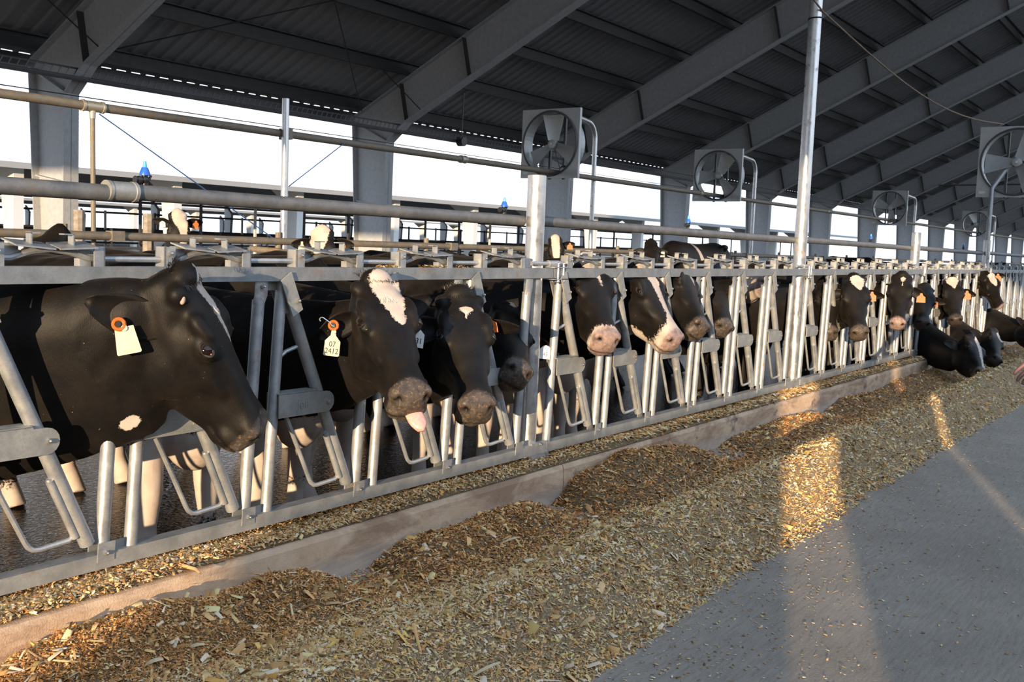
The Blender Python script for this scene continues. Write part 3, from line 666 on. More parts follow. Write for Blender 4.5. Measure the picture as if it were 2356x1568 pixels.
# ------------------------------------------------------------------ ropes, wires, bracing
a = Vector((8.10, -0.005, 3.19)); bq = Vector((cR.x - 0.02, cR.y + 0.2, cR.z + 0.52)); d = (bq - a)
a2 = a - d.normalized() * 3.0 + Vector((0, 0, 0.9))
pts = [a2.lerp(a, t) - Vector((0, 0, 0.10 * math.sin(math.pi * t))) for t in np.linspace(0, 1, 6)] + [a.lerp(bq, t) - Vector((0, 0, 0.22 * math.sin(math.pi * t))) for t in np.linspace(0.08, 1, 12)]
pipe_thing('cable', [tuple(q) for q in pts], 0.008, CABLE, 'rusty twisted cable slung from the tall pole to the dark fan', 'cable', n=6)
b = MB(); b.tube([(0.052 * math.cos(t), 0.052 * math.sin(t), 0.004 * t) for t in np.linspace(0, 6.4, 20)], 0.006, 5)
tag(b.build('cable_tie', BLACK_PLASTIC, None, (8.11, 0.05, 3.12)), 'black tie looped round the tall pole under the cable', 'strap')
pipe_thing('guy_wire', [tuple(at(228, 262, 1, 5.06)), tuple(at(475, 438, 1, 5.06)), tuple(at(640, 556, 1, 5.06))], 0.006, WIRE_BLUE, 'thin blue guy cord sloping down from the left pipe tee', 'wire', n=5)
pipe_thing('guy_wire', [tuple(at(665, 428, 1, 5.06)), tuple(at(790, 331, 1, 5.06))], 0.006, WIRE_BLUE, 'thin blue guy cord rising from the bright standpipe to the water pipe', 'wire', n=5)
cr = empty('curtain_rail', (20, 9.7, 3.2), 'dark curtain winding rail laced along the eave', 'rail')
b = MB(); b.tube([(-4, 9.7, 3.20), (92, 9.7, 3.20)], 0.032, 8); b.build('winding_pipe', DARK_STEEL, cr, (-20, -9.7, -3.2))
b = MB(); b.tube([(-4, 9.72, 3.33), (92, 9.72, 3.33)], 0.012, 6)
for i in range(360):
    x = 3 + 0.11 * i; b.add([(x, 9.7, 3.24), (x + 0.05, 9.7, 3.33), (x + 0.062, 9.7, 3.33), (x + 0.012, 9.7, 3.24), (x, 9.71, 3.24), (x + 0.05, 9.71, 3.33), (x + 0.062, 9.71, 3.33), (x + 0.012, 9.71, 3.24)], [(3, 2, 1, 0), (4, 5, 6, 7), (0, 1, 5, 4), (1, 2, 6, 5), (2, 3, 7, 6), (3, 0, 4, 7)])
o = b.build('lacing', DARK_STEEL, cr, (-20, -9.7, -3.2), smooth=False); o['kind'] = 'stuff'
b = MB(); b.tube([(-4, 9.75, 2.98), (92, 9.75, 2.98)], 0.008, 5); b.build('guide_wire', DARK_STEEL, cr, (-20, -9.7, -3.2))
p = at(1062, 322, 1, 9.6); pr = empty('curtain_pulley', p, 'black pulley box hung on a rod from the roof left of the nearest fan', 'pulley')
b = MB(); b.box((-0.10, -0.05, -0.07), (0.10, 0.05, 0.05)); b.tube([(0, -0.07, -0.03), (0, 0.07, -0.03)], 0.09, 12); b.build('pulley_block', BLACK_PLASTIC, pr)
b = MB(); b.tube([(0, 0, 0.04), (0.02, 0, zr(9.6) - p.z)], 0.012, 6); b.build('hanger_rod', DARK_STEEL, pr)
def brace(pxs, label, r=0.010):
    """a rod in the roof plane, given by where its ends show under the rafters"""
    pts = []
    for px, py, drop in pxs:
        d = RX @ np.array([px - 1178.0, py - 784.0, FPX])
        # z = 3.55 + SLOPE*(EAVE_Y - y) - drop
        k0 = 3.55 + SLOPE * EAVE_Y - drop
        s = (k0 - CAM[2] - SLOPE * CAM[1]) / (d[2] + SLOPE * d[1]); pts.append(tuple(CAM + d * s))
    pipe_thing('brace_rod', pts, r, PURLIN, label, 'rod', 'roof bracing rods', 5)
brace([(100, -10, 0.12), (238, 118, 0.7)], 'bracing rod over the left column slanting down to its rafter')
brace([(270, 112, 0.25), (780, -2, 0.10)], 'long bracing rod rising to the right across the first roof bay')
brace([(768, -5, 0.1), (832, 255, 0.4)], 'steep bracing rod running down to the second column head')
brace([(875, 155, 0.05), (970, 255, 0.75)], 'short fly brace on the second rafter above its knee')
brace([(1265, 60, 0.1), (1045, 210, 0.15)], 'thin rod across the third roof bay behind the second rafter')
# ------------------------------------------------------------------ dairy cows
FLOOR = -0.2
HEAD = [(-.045, -.02, -.17, .055), (-.03, .005, -.20, .075), (.02, .030, -.235, .092), (.07, .034, -.265, .102), (.13, .028, -.292, .109), (.19, .016, -.308, .114),
        (.24, .0, -.306, .108), (.29, -.014, -.296, .094), (.34, -.028, -.282, .080), (.39, -.040, -.266, .071), (.44, -.050, -.252, .069),
        (.485, -.057, -.240, .074), (.52, -.066, -.228, .073), (.545, -.082, -.212, .062), (.560, -.105, -.188, .042)]
def sring(c, u, v, w, top, bot, pu=2.5, pl=2.1, taper=0.2, n=28):
    """a closed cross-section; u lateral, v up; centre c, half width w, heights above and below"""
    r = []
    for i in range(n):
        th = 2 * math.pi * i / n; ca, sa = math.cos(th), math.sin(th); p = pu if sa >= 0 else pl
        a = math.copysign(abs(ca) ** (2 / p), ca) * w; h = math.copysign(abs(sa) ** (2 / p), sa) * (top if sa >= 0 else bot)
        if sa < 0: a *= 1 - taper * abs(sa)
        r.append(c + u * a + v * h)
    return r
def frame_from(poll, muz, facing):
    d = (muz - poll).normalized(); m = (facing - d * facing.dot(d)).normalized()
    c, s = math.cos(0.232), math.sin(0.232)
    x = d * c + m * s; z = m * c - d * s; y = z.cross(x)
    return x, y, z
def bez(p0, p1, p2, p3, t): return p0 * (1 - t) ** 3 + p1 * 3 * t * (1 - t) ** 2 + p2 * 3 * t * t * (1 - t) + p3 * t ** 3
def remesh(mb, voxel, smooth=5):
    me = bpy.data.meshes.new('cow_form'); me.from_pydata(mb.v, [], mb.f)
    bm = bmesh.new(); bm.from_mesh(me); bmesh.ops.triangulate(bm, faces=[f for f in bm.faces if len(f.verts) > 4]); bmesh.ops.recalc_face_normals(bm, faces=bm.faces); bm.to_mesh(me); bm.free()
    ob = bpy.data.objects.new('cow_form', me); C.objects.link(ob)
    r = ob.modifiers.new('r', 'REMESH'); r.mode = 'VOXEL'; r.voxel_size = voxel; r.adaptivity = 0
    s = ob.modifiers.new('s', 'SMOOTH'); s.factor = 0.5; s.iterations = smooth
    out = bpy.data.meshes.new_from_object(ob.evaluated_get(bpy.context.evaluated_depsgraph_get()))
    bpy.data.objects.remove(ob); bpy.data.meshes.remove(me); return out
def ear_shell(base, e, o, L, w, cup, nu=12, nv=9):
    """leaf shaped ear: along e, hollow side facing o"""
    e = e.normalized(); o = (o - e * o.dot(e)).normalized(); s = e.cross(o)
    F, B = [], []
    for i in range(nu):
        u = i / (nu - 1); wu = w * (0.42 + 1.0 * math.sin(math.pi * min(1, u * 0.98) ** 0.85)) / 1.42 * (1 - max(0, u - 0.9) * 4.5)
        for j in range(nv):
            v = -1 + 2 * j / (nv - 1)
            p = base + e * (u * L - 0.02) + s * (v * wu) - o * (cup * (1 - v * v) * (1.15 - 0.8 * u)) + o * (0.10 * L * u * u)
            F.append(p); B.append(p - o * (0.007 * (1 - v * v) + 0.0015) * (1.2 - 0.5 * u))
    n = len(F); fs = []
    for i in range(nu - 1):
        for j in range(nv - 1):
            a = i * nv + j; fs += [(a, a + 1, a + nv + 1, a + nv), (n + a, n + a + nv, n + a + nv + 1, n + a + 1)]
    edge = [i for i in range(nv)] + [i * nv + nv - 1 for i in range(1, nu)] + [(nu - 1) * nv + j for j in range(nv - 2, -1, -1)] + [i * nv for i in range(nu - 2, 0, -1)]
    for a, b in zip(edge, edge[1:] + edge[:1]): fs.append((b, a, n + a, n + b))
    return F + B, fs, (e, o, s)

def noise3(p, f, seed):
    r = np.random.default_rng(seed); v = np.zeros(len(p))
    for k in range(6):
        d = r.normal(size=3) * f * (1 + 0.5 * k); v += np.sin(p @ d + r.uniform(0, 6.28)) / (1 + 0.5 * k)
    return v / 3.0

def tag_mesh(kind, text=None):
    """an ear tag in its own plane: x right, z down the tag, y towards the reader (negative)"""
    b = MB(); t = 0.0016
    if kind == 'neck':
        poly = [(-0.008, 0.018), (0.008, 0.018), (0.010, -0.008), (0.029, -0.030), (0.030, -0.082), (0.026, -0.086), (-0.026, -0.086), (-0.030, -0.082), (-0.029, -0.030), (-0.010, -0.008)]; m = TAG_CREAM; tc = (0, -0.055)
    elif kind == 'plate':
        poly = [(-0.026, 0.01), (0.026, 0.01), (0.034, -0.066), (0.031, -0.070), (-0.031, -0.070), (-0.034, -0.066)]; m = TAG_CREAM; tc = (0, -0.04)
    elif kind == 'white':
        poly = [(-0.012, 0.012), (0.012, 0.012), (0.030, -0.005), (0.032, -0.056), (-0.032, -0.056), (-0.030, -0.005)]; m = TAG_WHITE; tc = (0, -0.032)
    else:
        poly = [(-0.008, 0.012), (0.008, 0.012), (0.010, 0.0), (0.026, -0.012), (0.028, -0.048), (-0.028, -0.048), (-0.026, -0.012), (-0.010, 0.0)]; m = TAG_ORANGE; tc = (0, -0.029)
    b.prism(poly, (0, -t, 0), (1, 0, 0), (0, 0, 1), (0, t * 2, 0))
    b.tube([(0, -t, 0.006), (0, -t - 0.006, 0.006)], 0.009, 12, m=0)
    if text:
        for i, line in enumerate(text):
            sz = 0.030 if kind != 'orange' else 0.022
            vs, fs = text_mesh(line, sz, 0.0004)
            zoff = tc[1] + (len(text) - 1) * 0.013 - i * 0.026
            b.add([(v.x * 0.85, -t - 0.0006 - v.z, v.y + zoff) for v in vs], fs, 1)
    return b.mesh('ear_tag', [m, INK], smooth=False)
def button_mesh():
    b = MB(); b.tube([(0.0155 * math.cos(a), 0, 0.0155 * math.sin(a)) for a in np.linspace(0, 2 * math.pi, 19)], 0.006, 8)
    b.tube([(0, 0.004, 0), (0, -0.001, 0)], 0.013, 14, m=1); b.tube([(0, 0.0, 0), (0, -0.005, 0)], 0.006, 10, m=1); return b.mesh('tag_button', [TAG_ORANGE, BLACK_PLASTIC])

def basis(right, towards, up):
    return Matrix((( right.x, -towards.x, up.x), (right.y, -towards.y, up.y), (right.z, -towards.z, up.z)))

def cow(label, poll, muz, facing, body=None, voxel=0.024, coat_m=None, blaze=None, patches=(), low_white=0.0, seed=1, ears=(None, None), eL=0.205, eW=0.055,
        tags=(), tongue=False, tuft=0, S=None, bdir=(0, -1, 0), pink=0.0, legs=True, group='cows feeding through the headlocks', lying=False, scale=1.0, muzzle_white=0.0, horn=False, name='dairy_cow', cheek_white=None, eyeoff=0.0, ndeep=(.42, .24), graze=False, nback=None, hair_white=False):
    poll = Vector(poll); muz = Vector(muz); facing = Vector(facing).normalized()
    X, Y, Z = frame_from(poll, muz, facing); k = (muz - poll).length / 0.565
    H = lambda x, y, z: poll + (X * x + Y * y + Z * z) * k
    b = MB()
    # head
    rings = []
    for x, t, bo, w in HEAD:
        h = t - bo; zc = t - 0.38 * h
        rings.append(sring(H(x, 0, zc), Y, Z, w * k, 0.38 * h * k, 0.62 * h * k, 2.9, 2.2, 0.30))
    b.loft(rings)
    ax = (X, Y, Z)
    def blob(x, y, z, r): b.ball(H(x, y, z), (r[0] * k, r[1] * k, r[2] * k), 16, 10, axes=ax)
    blob(.005, 0, .022, (.05, .062, .042))
    for s in (-1, 1):
        blob(.155, s * .088, .000, (.058, .030, .026)); blob(.212, s * .101, -.030, (.046, .028, .034)); blob(.19, s * .072, -.175, (.125, .038, .115)); blob(.213, s * .088, -.042, (.034, .031, .031))
        blob(.035, s * .080, .002, (.034, .030, .030)); blob(.515, s * .050, -.105, (.045, .034, .036)); blob(.28, s * .074, -.09, (.10, .025, .03))
        blob(.500, s * .045, -.175, (.058, .036, .046))
    blob(.525, 0, -.130, (.042, .058, .060)); blob(.475, 0, -.218, (.065, .050, .030))
    # neck and trunk
    bd = Vector(bdir).normalized(); S = Vector(S); up = Vector((0, 0, 1)); lat = up.cross(bd) * -1.0
    lat = bd.cross(up)
    drop = 0.62 if lying else 0.0
    T = lambda s, l, z: S + bd * (s * scale) + lat * (l * scale * .86) + up * ((z - drop) * scale + FLOOR - S.z)
    nb = H(.075, 0, -.115); n0 = T(-.10, 0, .92 if graze else 1.02)
    n1 = T(.30, 0, .86) if graze else T(.22, 0, 1.06); n2 = nb + Vector(nback) if nback else nb - Z * (0.24 * k) - X * (0.06 * k)
    rn = []
    for t in np.linspace(0, 1, 9):
        p = bez(n0, n1, n2, nb, t); q = bez(n0, n1, n2, nb, min(1, t + .02)); r0 = bez(n0, n1, n2, nb, max(0, t - .02)); tg = (q - r0).normalized()
        side = lat.lerp(-Y, t); side = (side - tg * side.dot(tg)).normalized(); vv = side.cross(tg)
        w = .225 * (1 - t) ** 1.3 + .084 * (1 - (1 - t) ** 1.3); h1 = .24 * (1 - t) + .12 * t; h2 = ndeep[0] * (1 - t) + ndeep[1] * t
        rn.append(sring(p, side, vv, w, h1, h2, 2.0, 2.0, 0.25))
    b.loft(rn)
    b.ball(T(.08, 0, .68), (.15 * scale, .14 * scale, .22 * scale), 14, 10, axes=(bd, lat, up))
    secs = [(.16, 1.00, .72, .09), (.08, 1.14, .58, .17), (-.05, 1.28, .53, .235), (-.2, 1.375, .52, .27), (-.5, 1.36, .50, .335), (-.85, 1.345, .49, .39), (-1.2, 1.355, .54, .375), (-1.48, 1.375, .64, .31), (-1.68, 1.345, .74, .235), (-1.80, 1.27, .84, .15)]
    b.loft([sring(T(s, 0, bt + .55 * (tp - bt)), lat, up, w * scale * .84, .45 * (tp - bt) * scale, .55 * (tp - bt) * scale, 2.1, 2.2, 0.05, 30) for s, tp, bt, w in secs])
    for s in (-1, 1): b.ball(T(-1.36, s * .24, 1.31), (.09, .07, .05), 10, 8); b.ball(T(-.12, s * .15, .92), (.20 * scale, .12 * scale, .30 * scale), 12, 10, axes=(bd, lat, up))
    if not lying:
        b.ball(T(-1.25, 0, .56), (.27 * scale, .17 * scale, .19 * scale), 14, 10, axes=(bd, lat, up))
        for s in (-1, 1):
            f = random.uniform(-.05, .05)
            b.tube([T(-.06, s * .17, .80), T(-.05 + f * .2, s * .17, .60), T(-.02 + f * .6, s * .165, .44), T(-.02 + f * .7, s * .165, .37), T(-.03 + f, s * .165, .22), T(-.03 + f, s * .165, .12), T(0 + f, s * .165, .075), T(.02 + f, s * .165, 0)], [.115, .085, .060, .058, .040, .047, .046, .060], 14)
            f = random.uniform(-.08, .08)
            b.tube([T(-1.42, s * .20, 1.02), T(-1.36, s * .22, .80), T(-1.48 + f * .3, s * .20, .62), T(-1.66 + f, s * .19, .48), T(-1.63 + f, s * .19, .30), T(-1.61 + f, s * .19, .14), T(-1.56 + f, s * .19, .08), T(-1.53 + f, s * .19, 0)], [.20, .17, .105, .062, .042, .050, .048, .062], 14)
        b.tube([T(-1.76, 0, 1.27), T(-1.86, 0, 1.15), T(-1.88, .02, .8), T(-1.86, .03, .45)], [.05, .035, .022, .035], 8)
    me = remesh(b, voxel, 6 if voxel < .012 else 4)
    bvh = BVHTree.FromPolygons([v.co.copy() for v in me.vertices], [tuple(p.vertices) for p in me.polygons])
    def surf(x, y, z, out):
        o = H(x, y, z) + out * .12; h = bvh.ray_cast(o, -out, .3)[0]
        return h if h is not None else H(x, y, z)
    eye_at, nost = {}, {}
    for s in (-1, 1):
        eo = (Y * s * .74 + Z * .66 - X * .06).normalized(); eye_at[s] = (surf(.216, s * .094, -.036, eo), eo)
        no_ = (X * .72 + Y * s * .52 + Z * .44).normalized(); q_ = surf(.540, s * .043, -.112, no_) - poll; nost[s] = (q_.dot(X) / k, q_.dot(Y) / k, q_.dot(Z) / k)
    nv = len(me.vertices); co = np.empty(nv * 3, np.float32); me.vertices.foreach_get('co', co); co = co.reshape(-1, 3).astype(float)
    no = np.empty(nv * 3, np.float32); me.vertices.foreach_get('normal', no); no = no.reshape(-1, 3)
    A = np.array([X, Y, Z]); hl = ((co - np.array(poll)) @ A.T) / k
    inhead = (hl[:, 0] > -.06) & (hl[:, 0] < .62) & (np.abs(hl[:, 1]) < .16) & (hl[:, 2] > -.34) & (hl[:, 2] < .10)
    gs = lambda c, r: np.exp(-(((hl - np.array(c)) / np.array(r)) ** 2).sum(1)) * inhead
    disp = np.zeros(nv); hole = np.zeros(nv)
    for s in (-1, 1):
        n_ = nost[s]; g = gs(n_, (.021, .015, .019)); disp -= .026 * g; hole = np.maximum(hole, np.clip(1.5 * g - .15, 0, 1))
        g = gs((n_[0] - .016, n_[1] + s * .012, n_[2] - .010), (.016, .013, .008)); disp -= .009 * g; hole = np.maximum(hole, .9 * g)
        e_ = eye_at[s][0] - poll; e_ = np.array((e_.dot(X), e_.dot(Y), e_.dot(Z))) / k
        disp -= .007 * gs(e_, (.026, .02, .017)); disp += .006 * gs(e_ + np.array((-.030, 0, .020)), (.030, .03, .010)); disp -= .005 * gs(e_ + np.array((.045, s * -.006, .0)), (.018, .02, .012))
        disp -= .005 * gs((.213, s * .112, -.030), (.020, .02, .016))
        disp -= .006 * gs((.25, s * .11, -.058), (.02, .03, .012)); disp -= .007 * gs((.36, s * .08, -.12), (.06, .04, .035)); disp += .004 * gs((.215, s * .12, -.022), (.03, .04, .007))
        disp -= .009 * gs((.10, s * .11, -.05), (.035, .03, .03))
    mouth = np.exp(-((hl[:, 2] - (-.186 - .14 * (.56 - hl[:, 0]))) / .0055) ** 2) * inhead * (hl[:, 0] > .42) * (hl[:, 0] < .56)
    disp -= .008 * mouth; hole = np.maximum(hole, .8 * mouth)
    disp -= .004 * gs((.56, 0, -.12), (.02, .006, .03))
    wr = np.sin(hl[:, 0] * 60 + hl[:, 2] * 25 + 3 * noise3(hl, 6, seed)) * .0012 * inhead
    near = voxel < .012
    if near:
        body_wr = noise3(co * np.array((1, 1, .16)), 14, seed + 3) * .0035 * (~inhead); disp = disp + body_wr + wr
    co = co + no * (disp * k)[:, None]
    # coat pattern
    nz = noise3(co, 5.5, seed); w = np.full(nv, -1.0)
    if blaze:
        xs = [q[0] for q in blaze]; yc = np.interp(hl[:, 0], xs, [q[1] for q in blaze]); hw = np.interp(hl[:, 0], xs, [q[2] for q in blaze], left=-.05, right=-.05)
        ff = (hw - np.abs(hl[:, 1] - yc)) / .03 + noise3(hl, 38, seed + 9) * .18; ff[(hl[:, 2] < -.13) & (hl[:, 0] < .47)] = -1; ff[~inhead] = -1; w = np.maximum(w, ff)
    for (cx, cy, cz, rx, ry, rz) in patches.get('head', ()) if isinstance(patches, dict) else ():
        d = np.sqrt((((hl - np.array((cx, cy, cz))) / np.array((rx, ry, rz))) ** 2).sum(1)); ff = (1 - d) * 2 + noise3(hl, 22, seed + 5) * .25; ff[~inhead & (np.abs(hl[:, 1]) > .2)] = -1; w = np.maximum(w, ff)
    BB = np.array([bd, lat, up]); bl = (co - np.array(S)) @ BB.T / scale; bl[:, 2] = (co[:, 2] - FLOOR) / scale + drop
    nh = ~inhead
    for (cx, cy, cz, rx, ry, rz) in patches.get('body', ()) if isinstance(patches, dict) else ():
        d = np.sqrt((((bl - np.array((cx, cy, cz))) / np.array((rx, ry, rz))) ** 2).sum(1)); ff = ((1 - d) * 2 + nz * .35); w = np.maximum(w, np.where(nh, ff, -1))
    if low_white > 0: w = np.maximum(w, np.where(nh, (low_white - bl[:, 2]) * 6 + nz * .9, -1))
    if muzzle_white: w = np.maximum(w, np.where(inhead, (hl[:, 0] - muzzle_white) * 14 + noise3(hl, 20, seed) * .2, -1))
    if cheek_white is not None: w = np.maximum(w, np.where(inhead, (cheek_white - hl[:, 2]) * 14 + noise3(hl, 20, seed) * .3, -1))
    white = np.clip(.5 + .25 * w, 0, 1)
    nose = np.clip((hl[:, 0] - .478 - .02 * np.abs(hl[:, 1]) / .07 + .22 * np.minimum(0, hl[:, 2] + .135)) / .018, 0, 1) * inhead
    me.vertices.foreach_set('co', co.astype(np.float32).ravel())
    # ears joined into the same mesh
    ev, ef, info = [], [], []
    for s, sp in zip((-1, 1), ears):
        base = H(.092, s * .088, -.095)
        if sp is None: e = Y * s * .93 - X * .10 - Z * .22 + up * -.06; o = X * .35 + Z * .75 + up * -.15
        else: e = Vector(sp[0]); o = Vector(sp[1])
        v_, f_, fr = ear_shell(base, e, o, eL * k, eW * k, .026 * k)
        n = nv + len(ev); ev += v_; ef += [tuple(i + n for i in f) for f in f_]; info.append((base, fr))
    full = bpy.data.meshes.new(name)
    pv = [tuple(p) for p in co] + [tuple(p) for p in ev]
    pf = [tuple(p.vertices) for p in me.polygons] + ef
    bpy.data.meshes.remove(me)
    org = Vector((S.x, S.y, FLOOR))
    pa = np.array(pv) - np.array(org); full.from_pydata([tuple(p) for p in pa], [], pf); full.materials.append(coat_m or COAT_FAR)
    full.polygons.foreach_set('use_smooth', [True] * len(full.polygons))
    ca = full.color_attributes.new('mask', 'FLOAT_COLOR', 'POINT'); col = np.zeros((len(pv), 4), np.float32); col[:nv, 0] = white; col[:nv, 1] = nose; col[:nv, 2] = np.clip(hole * 1.2, 0, 1); col[nv:, 0] = 0.0; col[:, 3] = 1
    if hair_white: col[nv:, 0] = 0.55
    ca.data.foreach_set('color', col.ravel()); full.update()
    root = bpy.data.objects.new(name, full); C.objects.link(root); root.location = org
    tag(root, label, 'cow', group)
    def child(nm, mesh, p, mat3=None):
        o = bpy.data.objects.new(nm, mesh); C.objects.link(o); o.parent = root
        m = Matrix.Translation(Vector(p) - org)
        if mat3 is not None: m = m @ mat3.to_4x4()
        o.matrix_local = m; return o
    # eyes
    for s in (-1, 1):
        q = MB(); rr = .0225 * k; hp, out = eye_at[s]
        c0 = hp - out * (.0228 * k); q.ball((0, 0, 0), rr, 20, 14, m=0)
        lx = (X * .95 - Y * s * .25 - Z * .12); lx = (lx - out * lx.dot(out)).normalized(); ly = out.cross(lx)
        loop = [out * (.0135 * k + .003 * k * math.cos(2 * a)) + lx * (.0245 * k * math.cos(a)) + ly * (.0150 * k * math.sin(a)) for a in np.linspace(0, 2 * math.pi, 29)]
        q.tube(loop, .0046 * k, 8, m=1)
        q.ball(lx * (.0185 * k) + out * (.0125 * k), .0035 * k, 8, 6, m=2)
        child('eye', q.mesh('eye', [EYE, LID, LID_PINK]), c0)
    for tg in tags:
        s = tg['ear']; base, (e, o, sd_) = info[0 if s < 0 else 1]
        p = base + e * (tg.get('u', .55) * eL * k) + o * (.006) - o * (.016 * k) + Vector(tg.get('off', (0, 0, 0)))
        tw = Vector(tg['to']).normalized() if 'to' in tg else (Vector(CAM) - p).normalized()
        upv = Vector(tg.get('up', (0, 0, 1))); upv = (upv - tw * upv.dot(tw)).normalized(); rt = upv.cross(tw)
        child('ear_tag', tag_mesh(tg['kind'], tg.get('text')), p + tw * tg.get('fwd', .012), basis(rt, tw, upv) * tg.get('size', 1.0))
        if tg.get('button'):
            bp = p + rt * tg['button'][0] + upv * tg['button'][1] + tw * .016; child('tag_button', button_mesh(), bp, basis(rt, tw, upv))
    if tongue:
        q = MB(); pts = []
        for t in np.linspace(0, 1, 10):
            c = H(.515 + .105 * t, .012 + .016 * t, -.168 - .030 * t * t)
            tang = (X * .105 + Z * (-.06 * t)).normalized(); nn = tang.cross(Y).normalized()
            wd = (.036 * (1 - max(0, t - .6) ** 2 * 4.2)) * k
            pts.append([c + Y * (math.cos(a) * wd) + nn * (math.sin(a) * .014 * k * (1.1 - .5 * t) - .006 * k * (math.cos(a) ** 2)) for a in np.linspace(0, 2 * math.pi, 17)[:-1]])
        q.loft([[p - org for p in r] for r in pts]); link('tongue', q.mesh('tongue', TONGUE, ang=80), root)
    if tuft:
        for colr, cnt, nm in ((0, tuft, 'forelock'), (1, tuft // 2 if blaze else 0, 'white_forelock')):
            if not cnt: continue
            vs, fs = [], []
            for i in range(cnt):
                if colr == 0: hx, hy = random.uniform(-.045, .035), max(-.055, min(.055, random.gauss(0, .034)))
                else: hx = random.uniform(.03, .15); hy = np.interp(hx, [q[0] for q in blaze], [q[1] for q in blaze]) + random.uniform(-1, 1) * max(0, np.interp(hx, [q[0] for q in blaze], [q[2] for q in blaze]))
                zc = .045 - .55 * max(0, -hx - .0) - 4 * hy * hy + (-.012 if hx > .03 else 0)
                p0 = H(hx, hy, zc - .004); ln = random.uniform(.018, .036) * (1 if colr == 0 else .55) * k
                dr = (X * random.uniform(.5, 1.0) * (1 if hx > -.03 else -.2) + Z * random.uniform(.03, .22) * (1 if colr == 0 else .45) + Y * (hy * 2 + random.gauss(0, .18)) + Vector((0, 0, .12 if colr == 0 else 0))).normalized()
                p1 = p0 + dr * ln * .5; p2 = p1 + (dr + X * .5 - Z * .35 + Vector((0, 0, -.1))).normalized() * ln * .5
                sd2 = dr.cross(Z).normalized() * .0011; n3 = Z * .0011; n = len(vs)
                for q_, f_ in ((p0, 1), (p1, .8), (p2, .1)): vs += [q_ + sd2 * f_ - org, q_ - sd2 * f_ - org, q_ + n3 * f_ - org]
                for r_ in (0, 3):
                    for a_, b_ in ((0, 1), (1, 2), (2, 0)): fs.append((n + r_ + a_, n + r_ + b_, n + r_ + 3 + b_, n + r_ + 3 + a_))
            m_ = MB(); m_.add(vs, fs); me2 = bpy.data.meshes.new(nm); me2.from_pydata(vs, [], fs); me2.materials.append(HAIR_BLACK if colr == 0 else HAIR_WHITE)
            o = link(nm, me2, root); o['kind'] = 'stuff'
    if horn:
        q = MB(); q.ball((0, 0, 0), (.010, .010, .016), 12, 8); child('horn_bud', q.mesh('horn_bud', mat_flat('horn_bud_skin', (0.46, 0.33, 0.27), 0.6)), H(.052, -.092, .012))
    return root, info, H

def solve(pp, py_, mp, guess_y, L=0.565):
    """poll on the plane y = py_, muzzle along its pixel ray at the head's length from the poll"""
    p = at(pp[0], pp[1], 1, py_); d = Vector(RX @ np.array([mp[0] - 1178.0, mp[1] - 784.0, FPX])).normalized(); o = Vector(CAM) - p
    bq = o.dot(d); cq = o.dot(o) - L * L; disc = bq * bq - cq
    if disc <= 0:
        q = Vector(CAM) + d * (-bq); q = p + (q - p).normalized() * L; return p, q
    c = [Vector(CAM) + d * (-bq + s * math.sqrt(disc)) for s in (-1, 1)]
    return p, min(c, key=lambda v: abs(v.y - guess_y))
def solve2(pp, muz, L=0.565):
    """poll along its pixel ray at the head's length from a known muzzle, the higher of the two"""
    d = Vector(RX @ np.array([pp[0] - 1178.0, pp[1] - 784.0, FPX])).normalized(); o = Vector(CAM) - muz
    bq = o.dot(d); disc = bq * bq - (o.dot(o) - L * L)
    if disc <= 0: q = Vector(CAM) + d * (-bq); return muz + (q - muz).normalized() * L
    return max((Vector(CAM) + d * (-bq + s * math.sqrt(disc)) for s in (-1, 1)), key=lambda v: v.y)
def fdir(deg): return Vector((math.cos(R_(deg)), math.sin(R_(deg)), 0.12))
# ------------------------------------------------------------------ the cows
RT = Vector(RX[:, 0]); FW = Vector(RX[:, 2]); UP = Vector((0, 0, 1)); TOC = -FW
def V3(r, u, f): return RT * r + UP * u + FW * f
G1 = 'cows feeding through the headlocks'
G2 = 'cows standing behind the feeding row'
p, q = solve((408, 640), -.20, (586, 1003), -.28)
cow('nearest black cow, head in profile to the right with a cream ear tag', p, q, fdir(-56), voxel=.0095, coat_m=COAT_DARK, seed=11, S=(1.50, .74, 0), bdir=(.12, -1, 0),
    blaze=[(-.01, .035, .02), (.03, .035, .045), (.09, .030, .034), (.15, .032, .020), (.20, .036, .012), (.25, .038, .010), (.28, .04, -.02)],
    patches={'head': [(.275, -.06, -.372, .023, .13, .033)], 'body': [(.10, .0, .28, .30, .35, .26)]}, low_white=.10,
    ears=((V3(-.90, .36, -.36), V3(.40, -.15, -.9)), None), eL=.25, eW=.064, ndeep=(.50, .36), nback=(-.21, .07, -.02),
    tags=[dict(ear=-1, kind='plate', u=.42, size=1.02, off=tuple(V3(.0, -.045, -.03)), up=tuple(V3(-.22, 1, 0)), button=(-.012, .020))], tuft=420, horn=True)
p, q = solve((862, 652), -.12, (948, 930), -.3)
